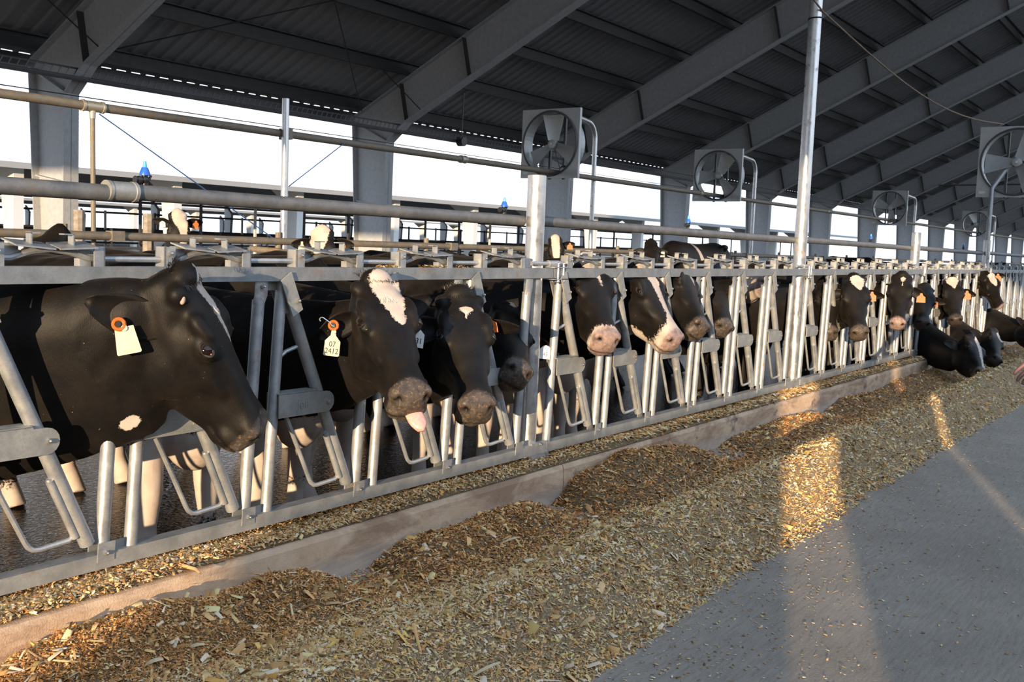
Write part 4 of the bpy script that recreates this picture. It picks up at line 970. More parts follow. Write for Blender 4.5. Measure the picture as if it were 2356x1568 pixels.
r2, info2, H2 = cow('black cow with a broad white blaze and its pink tongue out', p, q, fdir(-118), voxel=.0095, coat_m=COAT_DARK, seed=23, S=(2.74, .82, 0), bdir=(.05, -1, 0),
    blaze=[(-.02, .02, .02), (.02, .02, .055), (.08, .02, .060), (.13, .022, .050), (.18, .028, .034), (.215, .030, .026), (.245, .034, .014), (.265, .036, -.02)],
    patches={'body': [(.08, 0, .42, .30, .4, .24), (0, .15, .2, .15, .12, .4)]}, low_white=.10,
    ears=((V3(-.86, -.42, -.1), V3(.35, -.25, -.85)), (V3(.62, .45, .5), V3(.3, -.1, -.9))), eL=.18, eW=.05,
    tags=[dict(ear=-1, kind='neck', text=['07', '2412'], u=.50, size=1.0, off=tuple(V3(.006, -.022, -.03)), up=tuple(V3(.10, 1, 0)), button=(-.004, .030)), dict(ear=1, kind='white', text=['0031'], u=.45, size=1.05, off=tuple(V3(.02, -.10, -.02)), up=tuple(V3(.14, 1, 0)))],
    tongue=True, tuft=420)
_b = at_depth(752, 740, (Vector(CAM) - info2[0][0]).dot(-FW) - .05) - r2.location
b = MB(); b.tube([_b + V3(x, y, 0) for x, y in ((-.024, .002), (-.028, .010), (-.022, .017), (-.014, .016), (.014, -.004), (.018, -.014), (.030, -.018))], .0024, 6); b.build('ear_clip', BOLT, r2)
p, q = solve((1054, 682), -.12, (1098, 952), -.3)
cow('all-black cow with a small white star, facing the camera beside the tongue-out cow', p, q, fdir(-127), voxel=.0095, coat_m=COAT_DARK, seed=37, S=(3.36, .84, 0), bdir=(0, -1, 0),
    blaze=[(.085, .01, -.03), (.10, .01, .030), (.12, .008, .024), (.14, .0, -.02)], patches={'body': [(.08, 0, .45, .30, .4, .22), (0, .15, .2, .15, .12, .4)]}, low_white=.36,
    ears=(None, (V3(.97, .06, -.05), V3(.1, -.75, -.55))), eL=.20, eW=.062, tags=[dict(ear=1, kind='orange', text=['037'], u=.20, size=1.15, off=tuple(V3(0.01, .02, -.045)), up=tuple(V3(-.16, 1, 0)))], tuft=420)
p, q = solve((1166, 718), .22, (1192, 865), .05)
cow('black cow mostly hidden behind the swing bar and the star-faced cow', p, q, fdir(-120), voxel=.0195, coat_m=COAT_DARK, seed=41, S=(4.02, 1.20, 0), bdir=(-.05, -1, 0),
    blaze=[(.0, 0, .02), (.03, 0, .02), (.05, 0, -.02)], patches={'body': [(.08, 0, .4, .3, .4, .2)]}, low_white=.30, ears=(None, (V3(.9, -.1, .2), V3(.1, -.5, -.8))),
    tags=[dict(ear=1, kind='white', text=['43'], u=.5, size=1.0, off=tuple(V3(.06, -.03, -.02)), up=tuple(V3(.05, 1, 0)))])
p, q = solve((1345, 603), .10, (1397, 792), -.3)
cow('black cow with a white forehead patch and pink nose, just right of the thick post', p, q, fdir(-122), voxel=.015, coat_m=COAT_PINK, seed=52, S=(4.70, .95, 0), bdir=(-.02, -1, 0),
    blaze=[(-.06, 0, .05), (.02, 0, .062), (.09, .008, .052), (.13, .012, .030), (.16, .02, .010), (.21, .03, .006), (.24, .03, -.02)], muzzle_white=.475, patches={'body': [(.1, 0, .65, .32, .5, .30), (-.5, 0, .7, .5, .6, .25)]}, low_white=.72,
    ears=(None, (V3(.6, .25, .6), V3(0, -.3, -.9))), tags=[dict(ear=1, kind='orange', u=.6, size=.9)])
p, q = solve((1455, 608), .10, (1553, 792), -.3)
cow('black and white cow with a long white blaze, white jaw and pale nose', p, q, fdir(-100), voxel=.015, coat_m=COAT_PINK, seed=63, S=(5.27, .95, 0), bdir=(.02, -1, 0),
    blaze=[(-.06, .02, .06), (.08, .02, .060), (.15, .03, .042), (.25, .03, .030), (.38, .025, .030), (.46, .01, .055), (.56, 0, .09)], muzzle_white=.45, cheek_white=-.225, patches={'body': [(.12, 0, .75, .35, .5, .30), (.35, 0, .95, .2, .3, .14)]}, low_white=.50, tags=[])
p, q = solve((1553, 606), .10, (1612, 762), -.3)
cow('black cow with a narrow blaze, its dark nose past the one with the white jaw', p, q, fdir(-98), voxel=.015, coat_m=COAT_DARK, seed=74, S=(5.86, .95, 0),
    blaze=[(-.06, .02, .035), (.05, .03, .040), (.14, .035, .030), (.20, .04, .010), (.24, .04, -.02)], patches={'body': [(.1, 0, .5, .3, .4, .25)]}, low_white=.30)
p, q = solve((1645, 604), .18, (1664, 762), -.1)
cow('black cow with a white forehead strip, right of the narrow-blazed cow', p, q, fdir(-112), voxel=.018, coat_m=COAT_DARK, seed=85, S=(6.48, 1.0, 0),
    blaze=[(-.05, .02, .03), (.05, .03, .04), (.12, .035, .03), (.17, .04, -.02)], patches={'body': [(.1, 0, .6, .3, .4, .2), (-.1, .15, .3, .12, .12, .4)]}, low_white=.25)
p, q = solve((1712, 622), .75, (1764, 655), .5)
cow('cow with a raised pink nose, behind the fence left of the tall pole', p, q, Vector((.1, -.3, .95)), voxel=.022, coat_m=COAT_PINK, seed=96, S=(7.15, 1.55, 0), muzzle_white=.30, cheek_white=-.20, patches={'body': [(0, 0, .5, .35, .5, .4)]}, low_white=.3)
p, q = solve((1902, 645), .12, (1908, 772), -.1)
cow('black cow hidden behind bars just right of the tall pole, orange tag in its ear', p, q, fdir(-158), voxel=.022, coat_m=COAT_DARK, seed=107, S=(8.52, 1.0, 0), low_white=.2, ears=((V3(-.9, -.2, -.1), V3(.2, -.3, -.9)), None), tags=[dict(ear=-1, kind='orange', u=.55, size=1.25)])
p, q = solve((1963, 640), -.14, (1978, 772), -.35)
cow('black cow with a square white forehead patch, second head right of the pole', p, q, fdir(-150), voxel=.018, coat_m=COAT_DARK, seed=118, S=(9.32, .92, 0),
    blaze=[(.02, .02, .02), (.03, .02, .064), (.07, .02, .058), (.12, .025, .036), (.155, .03, .008), (.175, .03, -.02)], ears=(None, (V3(.96, -.08, 0), V3(0, -.6, -.7))), tags=[dict(ear=1, kind='orange', u=.40, size=1.3)], tuft=120)
p, q = solve((2076, 634), -.14, (2064, 750), -.5)
cow('black cow with a tiny white star and a pale nose, centre of the distant group', p, q, fdir(-166), voxel=.0195, coat_m=COAT_PINK, seed=129, S=(11.05, .95, 0),
    blaze=[(.04, .01, -.02), (.06, .01, .022), (.10, .01, .018), (.12, .01, -.02)], ears=((V3(-.95, .05, 0), V3(0, -.5, -.8)), (V3(.85, -.45, 0), V3(0, -.5, -.8))), tags=[dict(ear=1, kind='orange', u=.62, size=1.5), dict(ear=-1, kind='orange', u=.4, size=1.0)], tuft=100)
p, q = solve((2128, 660), -.05, (2122, 748), -.3)
cow('all-black cow with lowered face between the tiny-star cow and the triangle-faced cow', p, q, fdir(-150), voxel=.022, coat_m=COAT_FAR, seed=130, S=(12.0, 1.0, 0), ears=(None, (V3(.9, -.1, 0), V3(0, -.5, -.8))), tags=[dict(ear=1, kind='orange', u=.3, size=1.3)])
p, q = solve((2190, 645), -.14, (2199, 740), -.4)
cow('black cow with a white triangle on its forehead, above the grazing cow', p, q, fdir(-162), voxel=.0195, coat_m=COAT_FAR, seed=141, S=(13.2, .95, 0),
    blaze=[(.0, .0, .05), (.02, .0, .075), (.07, .0, .056), (.12, .01, .026), (.16, .015, .004), (.18, .015, -.02)], ears=((V3(-.97, -.1, 0), V3(0, -.5, -.8)), (V3(.95, -.2, 0), V3(0, -.5, -.8))), tags=[dict(ear=1, kind='orange', u=.42, size=1.6)])
p, q = solve((2272, 634), -.14, (2300, 708), -.3)
cow('black cow with a white forehead and pale nose, rightmost raised head', p, q, fdir(-138), voxel=.0195, coat_m=COAT_PINK, seed=152, S=(15.5, .95, 0),
    blaze=[(-.03, .02, .05), (.04, .025, .055), (.12, .03, .040), (.19, .035, .012), (.22, .035, -.02)], ears=((V3(-.9, -.25, -.1), V3(0, -.5, -.8)), (V3(.93, .15, 0), V3(0, -.5, -.8))), tags=[dict(ear=1, kind='orange', u=.5, size=1.6), dict(ear=-1, kind='orange', u=.45, size=1.2)])
q = at(2256, 864, 2, .13); p = solve2((2232, 780), q)
cow('black cow with a long white blaze eating from the feed heap on the ground', p, q, fdir(-132), voxel=.018, coat_m=COAT_DARK, seed=163, S=(p.x + 1.5, .86, 0), bdir=(-.12, -1, 0), ndeep=(.32, .20), graze=True, blaze=[(.02, .03, .02), (.06, .035, .032), (.2, .03, .026), (.35, .03, .020), (.45, .02, .022), (.53, .01, .03)], patches={'body': [(.35, 0, .6, .12, .2, .12)]})
q = at(2292, 832, 2, .14); p = solve2((2284, 764), q)
cow('black cow with a white cheek, head down behind the cow that eats from the heap', p, q, fdir(-130), voxel=.021, coat_m=COAT_FAR, seed=174, S=(p.x + 1.5, .86, 0), bdir=(-.12, -1, 0), ndeep=(.32, .20), graze=True, blaze=[(.04, .04, .02), (.08, .05, .06), (.16, .05, .05), (.22, .05, -.02)])
q = at(2392, 806, 2, .14); p = solve2((2374, 738), q)
cow('black and white cow cut by the right edge, head lowered to the feed', p, q, fdir(-110), voxel=.021, coat_m=COAT_FAR, seed=185, S=(p.x + 1.5, .86, 0), bdir=(-.12, -1, 0), ndeep=(.32, .20), graze=True, patches={'body': [(.35, 0, .75, .2, .3, .12)]}, blaze=[(.05, 0, .04), (.3, 0, .04), (.4, 0, -.02)])

def standing(label, poll, muz, face, S, bd, seed, pal=COAT_FAR, voxel=.024, **kw):
    return cow(label, poll, muz, face, voxel=voxel, coat_m=pal, seed=seed, S=S, bdir=bd, group=G2, **kw)

# cows behind the row
pb = at(140, 534, 1, 3.3); hb = Vector((-1, -.1, -.35)).normalized()
standing('black cow with one upright ear, its long back behind the left of the top rail', pb, pb + Vector((-.42, -.06, -.36)), Vector((-.5, -.1, .7)), (pb.x + .70, 3.35, 0), (-1, -.05, 0), 201, scale=.98)
pb = at_depth(408, 489, 10.2); standing('cow with a cream face and orange tag looking over the far stall rail', pb, pb + Vector((-.04, -.12, -.5)), fdir(-126), (pb.x + .55, pb.y + .75, 0), (-.5, -.85, 0), 212, pal=COAT_PINK, voxel=.0195,
     blaze=[(-.06, .02, .07), (.06, .02, .085), (.14, .03, .07), (.2, .045, .045), (.3, .05, .03), (.45, .02, .04), (.56, 0, .07)], muzzle_white=.49, ears=((V3(-.9, .25, 0), V3(.2, -.3, -.9)), (V3(.95, .12, 0), V3(-.1, -.3, -.9))), tags=[dict(ear=1, kind='orange', u=.5, size=1.3), dict(ear=-1, kind='white', u=.4, size=.9)], eL=.21)
pb = at_depth(742, 528, 8.0); standing('cow with a white forehead above the black and white ears, behind the tongue-out cow', pb, pb + Vector((-.10, -.10, -.5)), fdir(-140), (pb.x + .75, pb.y + .35, 0), (-1, -.1, 0), 223, pal=COAT_DARK, voxel=.018,
     blaze=[(-.02, 0, .05), (.02, -.02, .085), (.12, -.03, .075), (.18, -.03, .05), (.26, -.02, .03), (.4, 0, .02), (.5, 0, -.02)], ears=((V3(-.93, .02, -.1), V3(.2, -.3, -.9)), (V3(.95, .02, 0), V3(-.1, -.3, -.9))), tags=[dict(ear=-1, kind='neck', u=.45, size=1.0), dict(ear=1, kind='orange', u=.4, size=.8)], eL=.20, tuft=80)
pb = at_depth(1277, 546, 12); standing('cow with a cream face half hidden behind the short thick post', pb, pb + Vector((-.06, -.1, -.48)), fdir(-145), (pb.x + .5, pb.y + .7, 0), (-.5, -.85, 0), 234, voxel=.025,
     blaze=[(-.06, 0, .06), (.2, 0, .05), (.4, 0, .03), (.56, 0, .07)], ears=(None, (V3(.95, .2, 0), V3(-.1, -.3, -.9))), tags=[dict(ear=1, kind='orange', u=.55, size=1.2)])
pb = at(1497, 556, 1, 3.8); standing('big black cow with a white shoulder stripe standing behind the row, facing left', pb, pb + Vector((-.30, -.22, -.38)), Vector((-.6, -.4, .6)), (pb.x + .66, 3.9, 0), (-1, -.02, 0), 245, voxel=.025, patches={'body': [(-.55, -.22, 1.12, .045, .3, .30)]}, tags=[dict(ear=1, kind='plate', u=.5, size=.9)], scale=1.17)
pb = at(1700, 590, 1, 2.9); standing('black and white cow standing behind the row left of the tall pole', pb + Vector((-.45, -.12, -.1)), pb + Vector((-.78, -.16, -.52)), Vector((-.6, -.1, .5)), (pb.x + .2, 2.98, 0), (-1, -.04, 0), 256, patches={'body': [(-.15, 0, 1.15, .28, .5, .4), (-1.2, 0, 1.2, .3, .4, .3)]}, tags=[dict(ear=1, kind='orange', u=.5, size=1.5)])
for i, (px, y, bd, sc, l, pt) in enumerate(((1030, 4.0, (.1, -1, 0), .98, 'cow with a white back behind the star-faced cow', [(-.9, 0, 1.25, .7, .6, .30)]),
    (1400, 4.0, (-.9, -.4, 0), .95, 'white backed cow behind the row right of the short thick post', [(-.8, 0, 1.2, .8, .6, .4)]),
    (2012, 4.0, (-.6, -.8, 0), 1.07, 'black humped cow back above the latches right of the tall pole', []),
    (2150, 4.0, (.3, -1, 0), 1.0, 'black cow back behind the latches at the left of the second cut-off post', []),
    (2325, 4.0, (-.5, -.8, 0), 1.06, 'black cow back above the latches at the right edge', []))):
    s_ = at(px, 585, 1, y); b_ = Vector(bd).normalized()
    pb = Vector((s_.x, s_.y, 0)) + b_ * .62 + Vector((0, 0, .82)); standing(l, pb, pb + b_ * .22 + Vector((0, 0, -.5)), b_ + Vector((0, 0, .3)), (s_.x, s_.y, 0), bd, 300 + i, patches={'body': pt}, scale=sc, voxel=.028)
# ------------------------------------------------------------------ feed on the ground and on the kerb
def sm(x, a, b): t = np.clip((x - a) / (b - a), 0, 1); return t * t * (3 - 2 * t)
def wob(x, y, f, seed):
    r = np.random.default_rng(seed); v = 0
    for i in range(7):
        a = r.uniform(0, 6.28); fr = f * r.uniform(.5, 2.2); v = v + np.sin((x * np.cos(a) + y * np.sin(a)) * fr + r.uniform(0, 6.28))
    return v / 4.0
def feed_h(x, y):
    yc = -1.03 + .05 * wob(x, 0 * x, 1.6, 1); A = .24 * (1 + .16 * wob(x, 0 * x, 2.2, 2))
    d = y - yc; wwin = A * np.exp(-(d / np.where(d > 0, .26, .20)) ** 2)
    g = np.ones_like(x) * .62 + .30 * wob(x, 0 * x, 2.4, 3)
    for gx, w in ((2.74, .16), (4.13, .14), (1.22, .12), (6.0, .3), (8.2, .4)): g = g - .62 * np.exp(-((x - gx) / w) ** 2)
    for gx, w, a in ((3.62, .30, .35), (2.42, .2, .3), (1.80, .22, .25), (3.15, .2, .2), (4.75, .35, .2)): g = g + a * np.exp(-((x - gx) / w) ** 2)
    pile = .165 * np.clip(g, 0.05, 1.3) * np.exp(-((y + .25) / .20) ** 2)
    near = .04 * sm(-x, -3.4, -1.8) * np.exp(-((y + .62) / .30) ** 2)
    hol = .028 * np.exp(-((y + .62) / .4) ** 2) - .05 * np.exp(-((x - 4.82) / .35) ** 2 - ((y + .66) / .12) ** 2)
    n = .013 * wob(x, y, 9, 4) + .007 * wob(x, y, 22, 5) + .012 * wob(x, y, 5, 14)
    h = wwin + pile + near + hol + n * sm(wwin + pile + near, .01, .08)
    return h - .03 - .30 * sm(-y, 1.36, 1.55)
xs = np.concatenate([np.arange(.3, 6, .022), np.geomspace(6, 24, 190)]); ys = np.linspace(-1.62, -.163, 88)
GX, GY = np.meshgrid(xs, ys, indexing='ij'); GZ = feed_h(GX, GY)
vs = np.stack([GX.ravel(), GY.ravel(), GZ.ravel()], 1); ny = len(ys)
ii, jj = np.meshgrid(np.arange(len(xs) - 1), np.arange(ny - 1), indexing='ij'); a = (ii * ny + jj).ravel()
fs = np.stack([a, a + ny, a + ny + 1, a + 1], 1)
def np_mesh(name, v, f, m, smooth=False):
    me = bpy.data.meshes.new(name); n = f.shape[1]
    me.vertices.add(len(v)); me.vertices.foreach_set('co', v.astype(np.float32).ravel())
    me.loops.add(f.size); me.loops.foreach_set('vertex_index', f.astype(np.int32).ravel())
    me.polygons.add(len(f)); me.polygons.foreach_set('loop_start', np.arange(len(f), dtype=np.int32) * n); me.polygons.foreach_set('loop_total', np.full(len(f), n, np.int32))
    if smooth: me.polygons.foreach_set('use_smooth', np.ones(len(f), bool))
    me.materials.append(m); me.update(calc_edges=True); me.validate(); return me
fo = link('feed_heap', np_mesh('feed_heap', vs, fs, FEED_BED, True))
tag(fo, 'long heap of chopped brown silage lying along the feed kerb', 'feed', None, 'stuff')
PAL = np.array([(.30, .21, .105), (.40, .29, .16), (.20, .135, .062), (.12, .085, .042), (.50, .40, .26), (.34, .20, .07), (.60, .52, .40), (.18, .15, .065), (.25, .19, .115), (.42, .34, .23)])
PW = np.array([.19, .15, .15, .11, .08, .06, .05, .07, .09, .05]); PW = PW / PW.sum()
def chips(name, n, pos, smin, smax, tilt, pal_gain=(3.3, 2.55, 2.1), longp=.12, parent=None, label=None, damp=False):
    """n splinters: short three-sided slivers, each its own colour"""
    r = RNG; L = np.exp(r.uniform(np.log(smin), np.log(smax), n)); lg = r.random(n) < longp; L = np.where(lg, L * 1.7, L)
    Wd = np.where(lg, L * .10, L * r.uniform(.22, .70, n)); T = Wd * r.uniform(.10, .28, n) + .0006
    yaw = r.uniform(0, 2 * np.pi, n); pit = r.normal(0, tilt, n); rol = r.normal(0, tilt * 1.3, n)
    cy, sy, cp, sp, cr_, sr_ = np.cos(yaw), np.sin(yaw), np.cos(pit), np.sin(pit), np.cos(rol), np.sin(rol)
    U = np.stack([cy * cp, sy * cp, sp], 1); V0 = np.stack([-sy, cy, 0 * cy], 1); W0 = np.cross(U, V0)
    V = V0 * cr_[:, None] + W0 * sr_[:, None]; Wn = np.cross(U, V)
    h = (L / 2)[:, None]; w = (Wd / 2)[:, None]; t = T[:, None]; bend = (r.normal(0, .10, n) * L)[:, None]
    P = [pos - U * h - V * w, pos - U * h + V * w, pos - U * h * .9 + Wn * t, pos + U * h - V * w * .7 + V * bend, pos + U * h + V * w * .7 + V * bend, pos + U * h * .9 + Wn * t + V * bend]
    v = np.stack(P, 1).reshape(-1, 3); o = (np.arange(n) * 6)[:, None]
    tri = np.concatenate([o + np.array([[0, 2, 1]]), o + np.array([[3, 4, 5]]), o + np.array([[0, 3, 5]]), o + np.array([[0, 5, 2]]), o + np.array([[1, 2, 5]]), o + np.array([[1, 5, 4]])])
    me = np_mesh(name, v, tri, CHIPS)
    c = PAL[r.choice(len(PAL), n, p=PW)] * r.uniform(.75, 1.25, (n, 1)) * np.array(pal_gain)
    if damp:
        wt_ = sm(pos[:, 1] + .05 * wob(pos[:, 0], pos[:, 1], 6, 33), -.66, -.46)[:, None]; c = c * (1 - wt_ * np.array([.40, .48, .58]))
    c = np.clip(c, 0, (.80, .66, .48))
    col = np.concatenate([np.repeat(c, 6, 0), np.ones((n * 6, 1))], 1).astype(np.float32)
    ca = me.color_attributes.new('chip', 'FLOAT_COLOR', 'POINT'); ca.data.foreach_set('color', col.ravel())
    ob = link(name, me, parent); ob['kind'] = 'stuff'
    if label: tag(ob, label, 'feed')
    return ob
def sample(n, x0, x1, y0, y1, pw, keep):
    """points whose density falls with distance along the lane"""
    out = []
    while sum(map(len, out)) < n:
        u = RNG.random(n * 2); lo, hi = (x0 + .4) ** (1 - pw), (x1 + .4) ** (1 - pw); x = (lo + u * (hi - lo)) ** (1 / (1 - pw)) - .4
        y = RNG.uniform(y0, y1, n * 2); k = keep(x, y); out.append(np.stack([x[k], y[k]], 1))
    return np.concatenate(out)[:n]
def heap_pts(n, pw=1.9):
    s = sample(n, .95, 19, -1.50, -.17, pw, lambda x, y: (feed_h(x, y) > .001 - .02 * RNG.random(len(x))))
    z = np.maximum(feed_h(s[:, 0], s[:, 1]), 0) + RNG.uniform(-.001, .006, len(s)); return np.column_stack([s, z])
P = heap_pts(160000); gr = np.clip(1 + .27 * (P[:, 0] - 1.3), .9, 2.1)
chips('chopped_silage', len(P), P, .0048 * gr, .0145 * gr, .42, parent=fo, damp=True)
P = heap_pts(2200, 1.7); P[:, 2] += .004; chips('maize_husks', len(P), P,   .024, .055, .40, (2.6, 2.2, 1.8), .30, fo)
# kerb top
kx = np.arange(.5, 20.5, .03); ky = np.linspace(-.150, .115, 14); KX, KY = np.meshgrid(kx, ky, indexing='ij')
def kerb_h(x, y): return .187 + .020 * np.clip(.55 + .6 * wob(x, y, 5, 21), 0, 1.3) * sm(y, -.155, -.11) * sm(-y, -.12, -.06)
v = np.stack([KX.ravel(), KY.ravel(), kerb_h(KX, KY).ravel()], 1); nk = len(ky)
ii, jj = np.meshgrid(np.arange(len(kx) - 1), np.arange(nk - 1), indexing='ij'); a = (ii * nk + jj).ravel()
ko = link('kerb_feed', np_mesh('kerb_feed', v, np.stack([a, a + nk, a + nk + 1, a + 1], 1), FEED_BED, True)); tag(ko, 'spilt chopped silage covering the top of the kerb under the headlocks', 'feed', None, 'stuff')
s = sample(30000, .9, 19, -.152, .11, 1.8, lambda x, y: (RNG.random(len(x)) < .35 + .65 * sm(y, -.15, -.10))); P = np.column_stack([s, kerb_h(s[:, 0], s[:, 1]) + .002 + RNG.uniform(0, .005, len(s))]); far = P[:, 0] > 5
chips('spilt_silage', int((~far).sum()), P[~far], .008, .024, .35, (2.4, 1.95, 1.6), parent=ko); chips('spilt_silage', int(far.sum()), P[far], .016, .04, .3, (2.4, 1.95, 1.6), parent=ko)
# crumbs on the alley
s = sample(5200, 1.6, 12, -3.4, -1.25, 1.2, lambda x, y: RNG.random(len(x)) < np.exp(-((-y - 1.3) / .42)) * .9 + .05); P = np.column_stack([s, np.full(len(s), .003)])
chips('scattered_feed', len(P), P, .005, .015, .15, (1.8, 1.6, 1.4), .15, label='light feed crumbs scattered over the bare grey alley floor')
# a few big pieces one can point at
def piece(px, py, L, w, ang, label, col, z=None, name='husk_piece'):
    q = at(px, py, 2, .1 if z is None else z)
    for _ in range(8):
        hz = (float(feed_h(np.array([q.x]), np.array([q.y]))[0]) if z is None else z); hz = max(hz, 0) ; q = at(px, py, 2, hz + .008)
    b = MB(); rows = []
    for t in np.linspace(-1, 1, 7):
        ww_ = w * (1 - .35 * t * t); rows.append([(L / 2 * t, -ww_ / 2, .006 * (1 - t * t)), (L / 2 * t, 0, .004 + .009 * (1 - t * t)), (L / 2 * t, ww_ / 2, .005 * (1 - t * t)), (L / 2 * t, 0, .006 * (1 - t * t))])
    b.loft(rows); o = b.build(name, col, None, q); o.rotation_euler = (.15, -.25, ang); tag(o, label, 'feed', 'larger pieces on the feed heap')
HUSK = mat_flat('maize_husk', (.50, .33, .15), .8, vary=.25, scale=60); HUSK2 = mat_flat('pale_husk', (.58, .46, .28), .8, vary=.25, scale=60)
piece(345, 1478, .062, .020, R_(70), 'tan upright husk leaf on the lit pile at lower left', HUSK)
piece(450, 1488, .050, .014, R_(-35), 'flat yellow husk strip right of the upright husk leaf', HUSK2)
piece(355, 1523, .050, .018, R_(-30), 'curled pale husk in the front of the lower left pile', HUSK2)
piece(1350, 1430, .060, .020, R_(-15), 'short light wood-like chunk on the middle of the heap', HUSK)
piece(1100, 1160, .11, .008, R_(-60), 'long straw on the pile against the kerb', HUSK2)
piece(1170, 1245, .10, .009, R_(-25), 'bent straw in the hollow below the kerb pile', HUSK2)
piece(1110, 1545, .12, .010, R_(-20), 'long curved pale stalk at the bottom edge of the heap', HUSK2)
piece(1115, 1375, .075, .010, R_(0), 'thin brown stalk in the middle of the heap', HUSK)
piece(760, 1448, .05, .010, R_(15), 'pale stalk piece left of the hollow', HUSK2)
q = at(432, 1312, 2, .19); b = MB(); b.tube([(-.06, 0, .016), (-.02, .005, .012), (.03, 0, .010), (.055, -.008, .002)], [.005, .006, .0055, .004], 7)
o = b.build('stick', HUSK, None, q); o.rotation_euler = (0, 0, R_(-75)); tag(o, 'small brown stick lying over the kerb edge at left', 'stick')
# feed lying on the rails
for i, (x, n, l) in enumerate(((3.12, 60, 'pinch of feed crumbs on the top rail left of the second blaze'), (3.4, 30, 'few feed crumbs on the top rail above the star-faced cow'), (3.6, 20, 'thin line of crumbs on the top rail nearer the thick post'))):
    s = np.column_stack([RNG.normal(x, .04, n), RNG.uniform(-.024, .02, n), np.full(n, 1.164) + RNG.uniform(0, .008, n)])
    chips('rail_crumbs', n, s, .010, .022, .3, (1.6, 1.45, 1.25), label=l)

# ------------------------------------------------------------------ the person at the right edge: only the fingers reach into the picture
SKIN = mat_flat('skin', (.20, .105, .11), .5, vary=.12, scale=30); CLOTH = mat_flat('dark_jacket', (.03, .035, .06), .85, vary=.2); TROUS = mat_flat('dark_trousers', (.02, .022, .03), .85); HAIRM = mat_flat('brown_hair', (.04, .025, .015), .6)
def skin_mesh(name, V, E_, Rr, m, sub=2, parent=None, root=0):
    me = bpy.data.meshes.new(name); me.from_pydata([tuple(v) for v in V], E_, []); ob = bpy.data.objects.new(name, me); C.objects.link(ob)
    sk = ob.modifiers.new('skin', 'SKIN'); sk.use_smooth_shade = True
    for i, r in enumerate(Rr): d = me.skin_vertices[0].data[i]; d.radius = (r, r) if not hasattr(r, '__len__') else r; d.use_root = (i == root)
    s = ob.modifiers.new('sub', 'SUBSURF'); s.levels = sub
    out = bpy.data.meshes.new_from_object(ob.evaluated_get(bpy.context.evaluated_depsgraph_get())); bpy.data.objects.remove(ob); bpy.data.meshes.remove(me)
    out.materials.clear(); out.materials.append(m); out.polygons.foreach_set('use_smooth', [True] * len(out.polygons)); return out
hand = at_depth(2378, 846, 3.85)                       # knuckles
fr = RT; dn = Vector((0, 0, -1))
org = Vector((hand.x + .42, hand.y - .62, 0))
def L3(v): return Vector(v) - org
wrist = hand + RT * .055 + UP * .070
el = wrist + RT * .20 + UP * .19 + FW * -.02; sh = Vector((org.x - .03, org.y + .20, 1.40))
feetz = 0
Vx = [(0, 0, .95), (0, 0, 1.15), (0, 0, 1.37), (0, 0, 1.47), (.015, 0, 1.56), (.01, 0, 1.66), (.0, 0, 1.745)]
Ed = [(0, 1), (1, 2), (2, 3), (3, 4), (4, 5), (5, 6)]; Rd = [(.165, .13), (.165, .13), (.185, .12), .064, .078, .094, .066]
def addv(p, r, par): Vx.append(tuple(p)); Rd.append(r); Ed.append((par, len(Vx) - 1)); return len(Vx) - 1
a_ = addv(L3(sh), .065, 2); a_ = addv(L3(el), .046, a_); a_ = addv(L3(wrist), (.030, .024), a_)
kn = addv(L3(hand + RT * .004 + UP * .028), (.038, .017), a_); palm = kn
SP = RT * .77 - UP * .64
for i, off in enumerate((-.030, -.0095, .0105, .029)):   # four fingers, unequal and bent
    ln = (.066, .078, .074, .058)[i]; b0 = hand + SP * off + FW * (.006 * abs(i - 1.4))
    d1 = (RT * -.55 + UP * -.70 + FW * .25 + SP * off * 4).normalized(); d2 = (RT * -.66 + UP * -.75 + SP * off * 2).normalized(); d3 = (RT * -.45 + UP * -.85 - FW * .2).normalized()
    k1 = addv(L3(b0), .0100, palm); k2 = addv(L3(b0 + d1 * ln * .50), .0085, k1); k3 = addv(L3(b0 + d1 * ln * .50 + d2 * ln * .30), .0078, k2); addv(L3(b0 + d1 * ln * .50 + d2 * ln * .30 + d3 * ln * .20), .0060, k3)
tb = wrist - UP * .018 - FW * .030; t1 = addv(L3(tb), .014, a_); t2 = addv(L3(tb - FW * .022 - UP * .040 - RT * .012), .012, t1); addv(L3(tb - FW * .024 - UP * .068 - RT * .028), .009, t2)
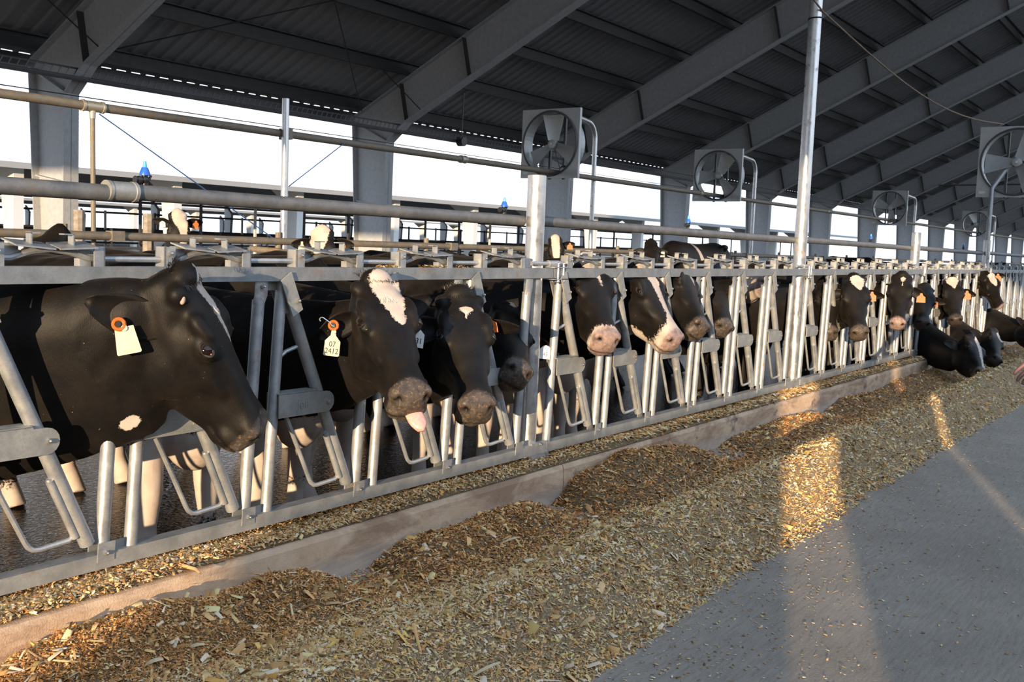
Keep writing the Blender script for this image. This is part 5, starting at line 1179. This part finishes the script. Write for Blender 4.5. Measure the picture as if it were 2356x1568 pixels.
o2 = Vector((org.x + .03, org.y - .20, 1.40)); b2_ = addv(L3(o2), .065, 2); b2_ = addv(L3(o2 + Vector((.06, -.05, -.30))), .046, b2_); b2_ = addv(L3(o2 + Vector((.02, -.05, -.55))), .03, b2_); b2_ = addv(L3(o2 + Vector((0, -.05, -.63))), (.036, .02), b2_)
for i in range(4): x_ = addv(L3(o2 + Vector((.03 - .02 * i, -.05, -.68))), .010, b2_); addv(L3(o2 + Vector((.025 - .02 * i, -.045, -.755 + .008 * abs(i - 1)))), .008, x_)
for s_ in (-1, 1):
    l1 = addv((0, s_ * .10, .90), .108, 0); l2 = addv((.01, s_ * .11, .49), .072, l1); l3 = addv((0, s_ * .11, .09), .042, l2); addv((-.14, s_ * .13, .035), .035, l3)
pm = skin_mesh('person', Vx, Ed, Rd, SKIN, 2)
pm.materials.append(CLOTH); pm.materials.append(TROUS)
cc = np.empty(len(pm.polygons) * 3, np.float32); pm.polygons.foreach_get('center', cc); cc = cc.reshape(-1, 3)
hw = np.array(L3(wrist)); dist = np.linalg.norm(cc - hw, axis=1); armz = cc[:, 2] < hw[2] + .05
mi = np.where(cc[:, 2] < .93, 2, 1); mi[cc[:, 2] > 1.47] = 0
mi[(np.linalg.norm(cc - np.array(L3(hand)), axis=1) < .145)] = 0; mi[(np.linalg.norm(cc - np.array(L3(o2 + Vector((0, -.05, -.68)))), axis=1) < .13)] = 0
pm.polygons.foreach_set('material_index', mi.astype(np.int32))
po = link('person', pm, None, org); tag(po, 'person just outside the right edge, only the bent fingers of one hand in view', 'person')
b = MB(); b.ball((.022, 0, 1.712), (.098, .088, .075), 16, 10); b.build('hair', HAIRM, po)
b = MB()
for s_ in (-1, 1): b.ball((-.082, s_ * .033, 1.645), .0115, 10, 8)
b.build('eye', TAG_WHITE, po)
b = MB()
for s_ in (-1, 1): b.ball((-.0925, s_ * .033, 1.645), .0055, 8, 6)
b.build('pupil', INK, po)
b = MB(); b.ball((-.098, 0, 1.605), (.022, .014, .022), 10, 8); b.build('nose', SKIN, po)
b = MB(); b.ball((-.080, 0, 1.565), (.012, .024, .007), 10, 6); b.build('mouth', LID_PINK, po)
b = MB()
for s_ in (-1, 1): b.ball((.0, s_ * .088, 1.63), (.022, .010, .03), 10, 8)
b.build('ear', SKIN, po)
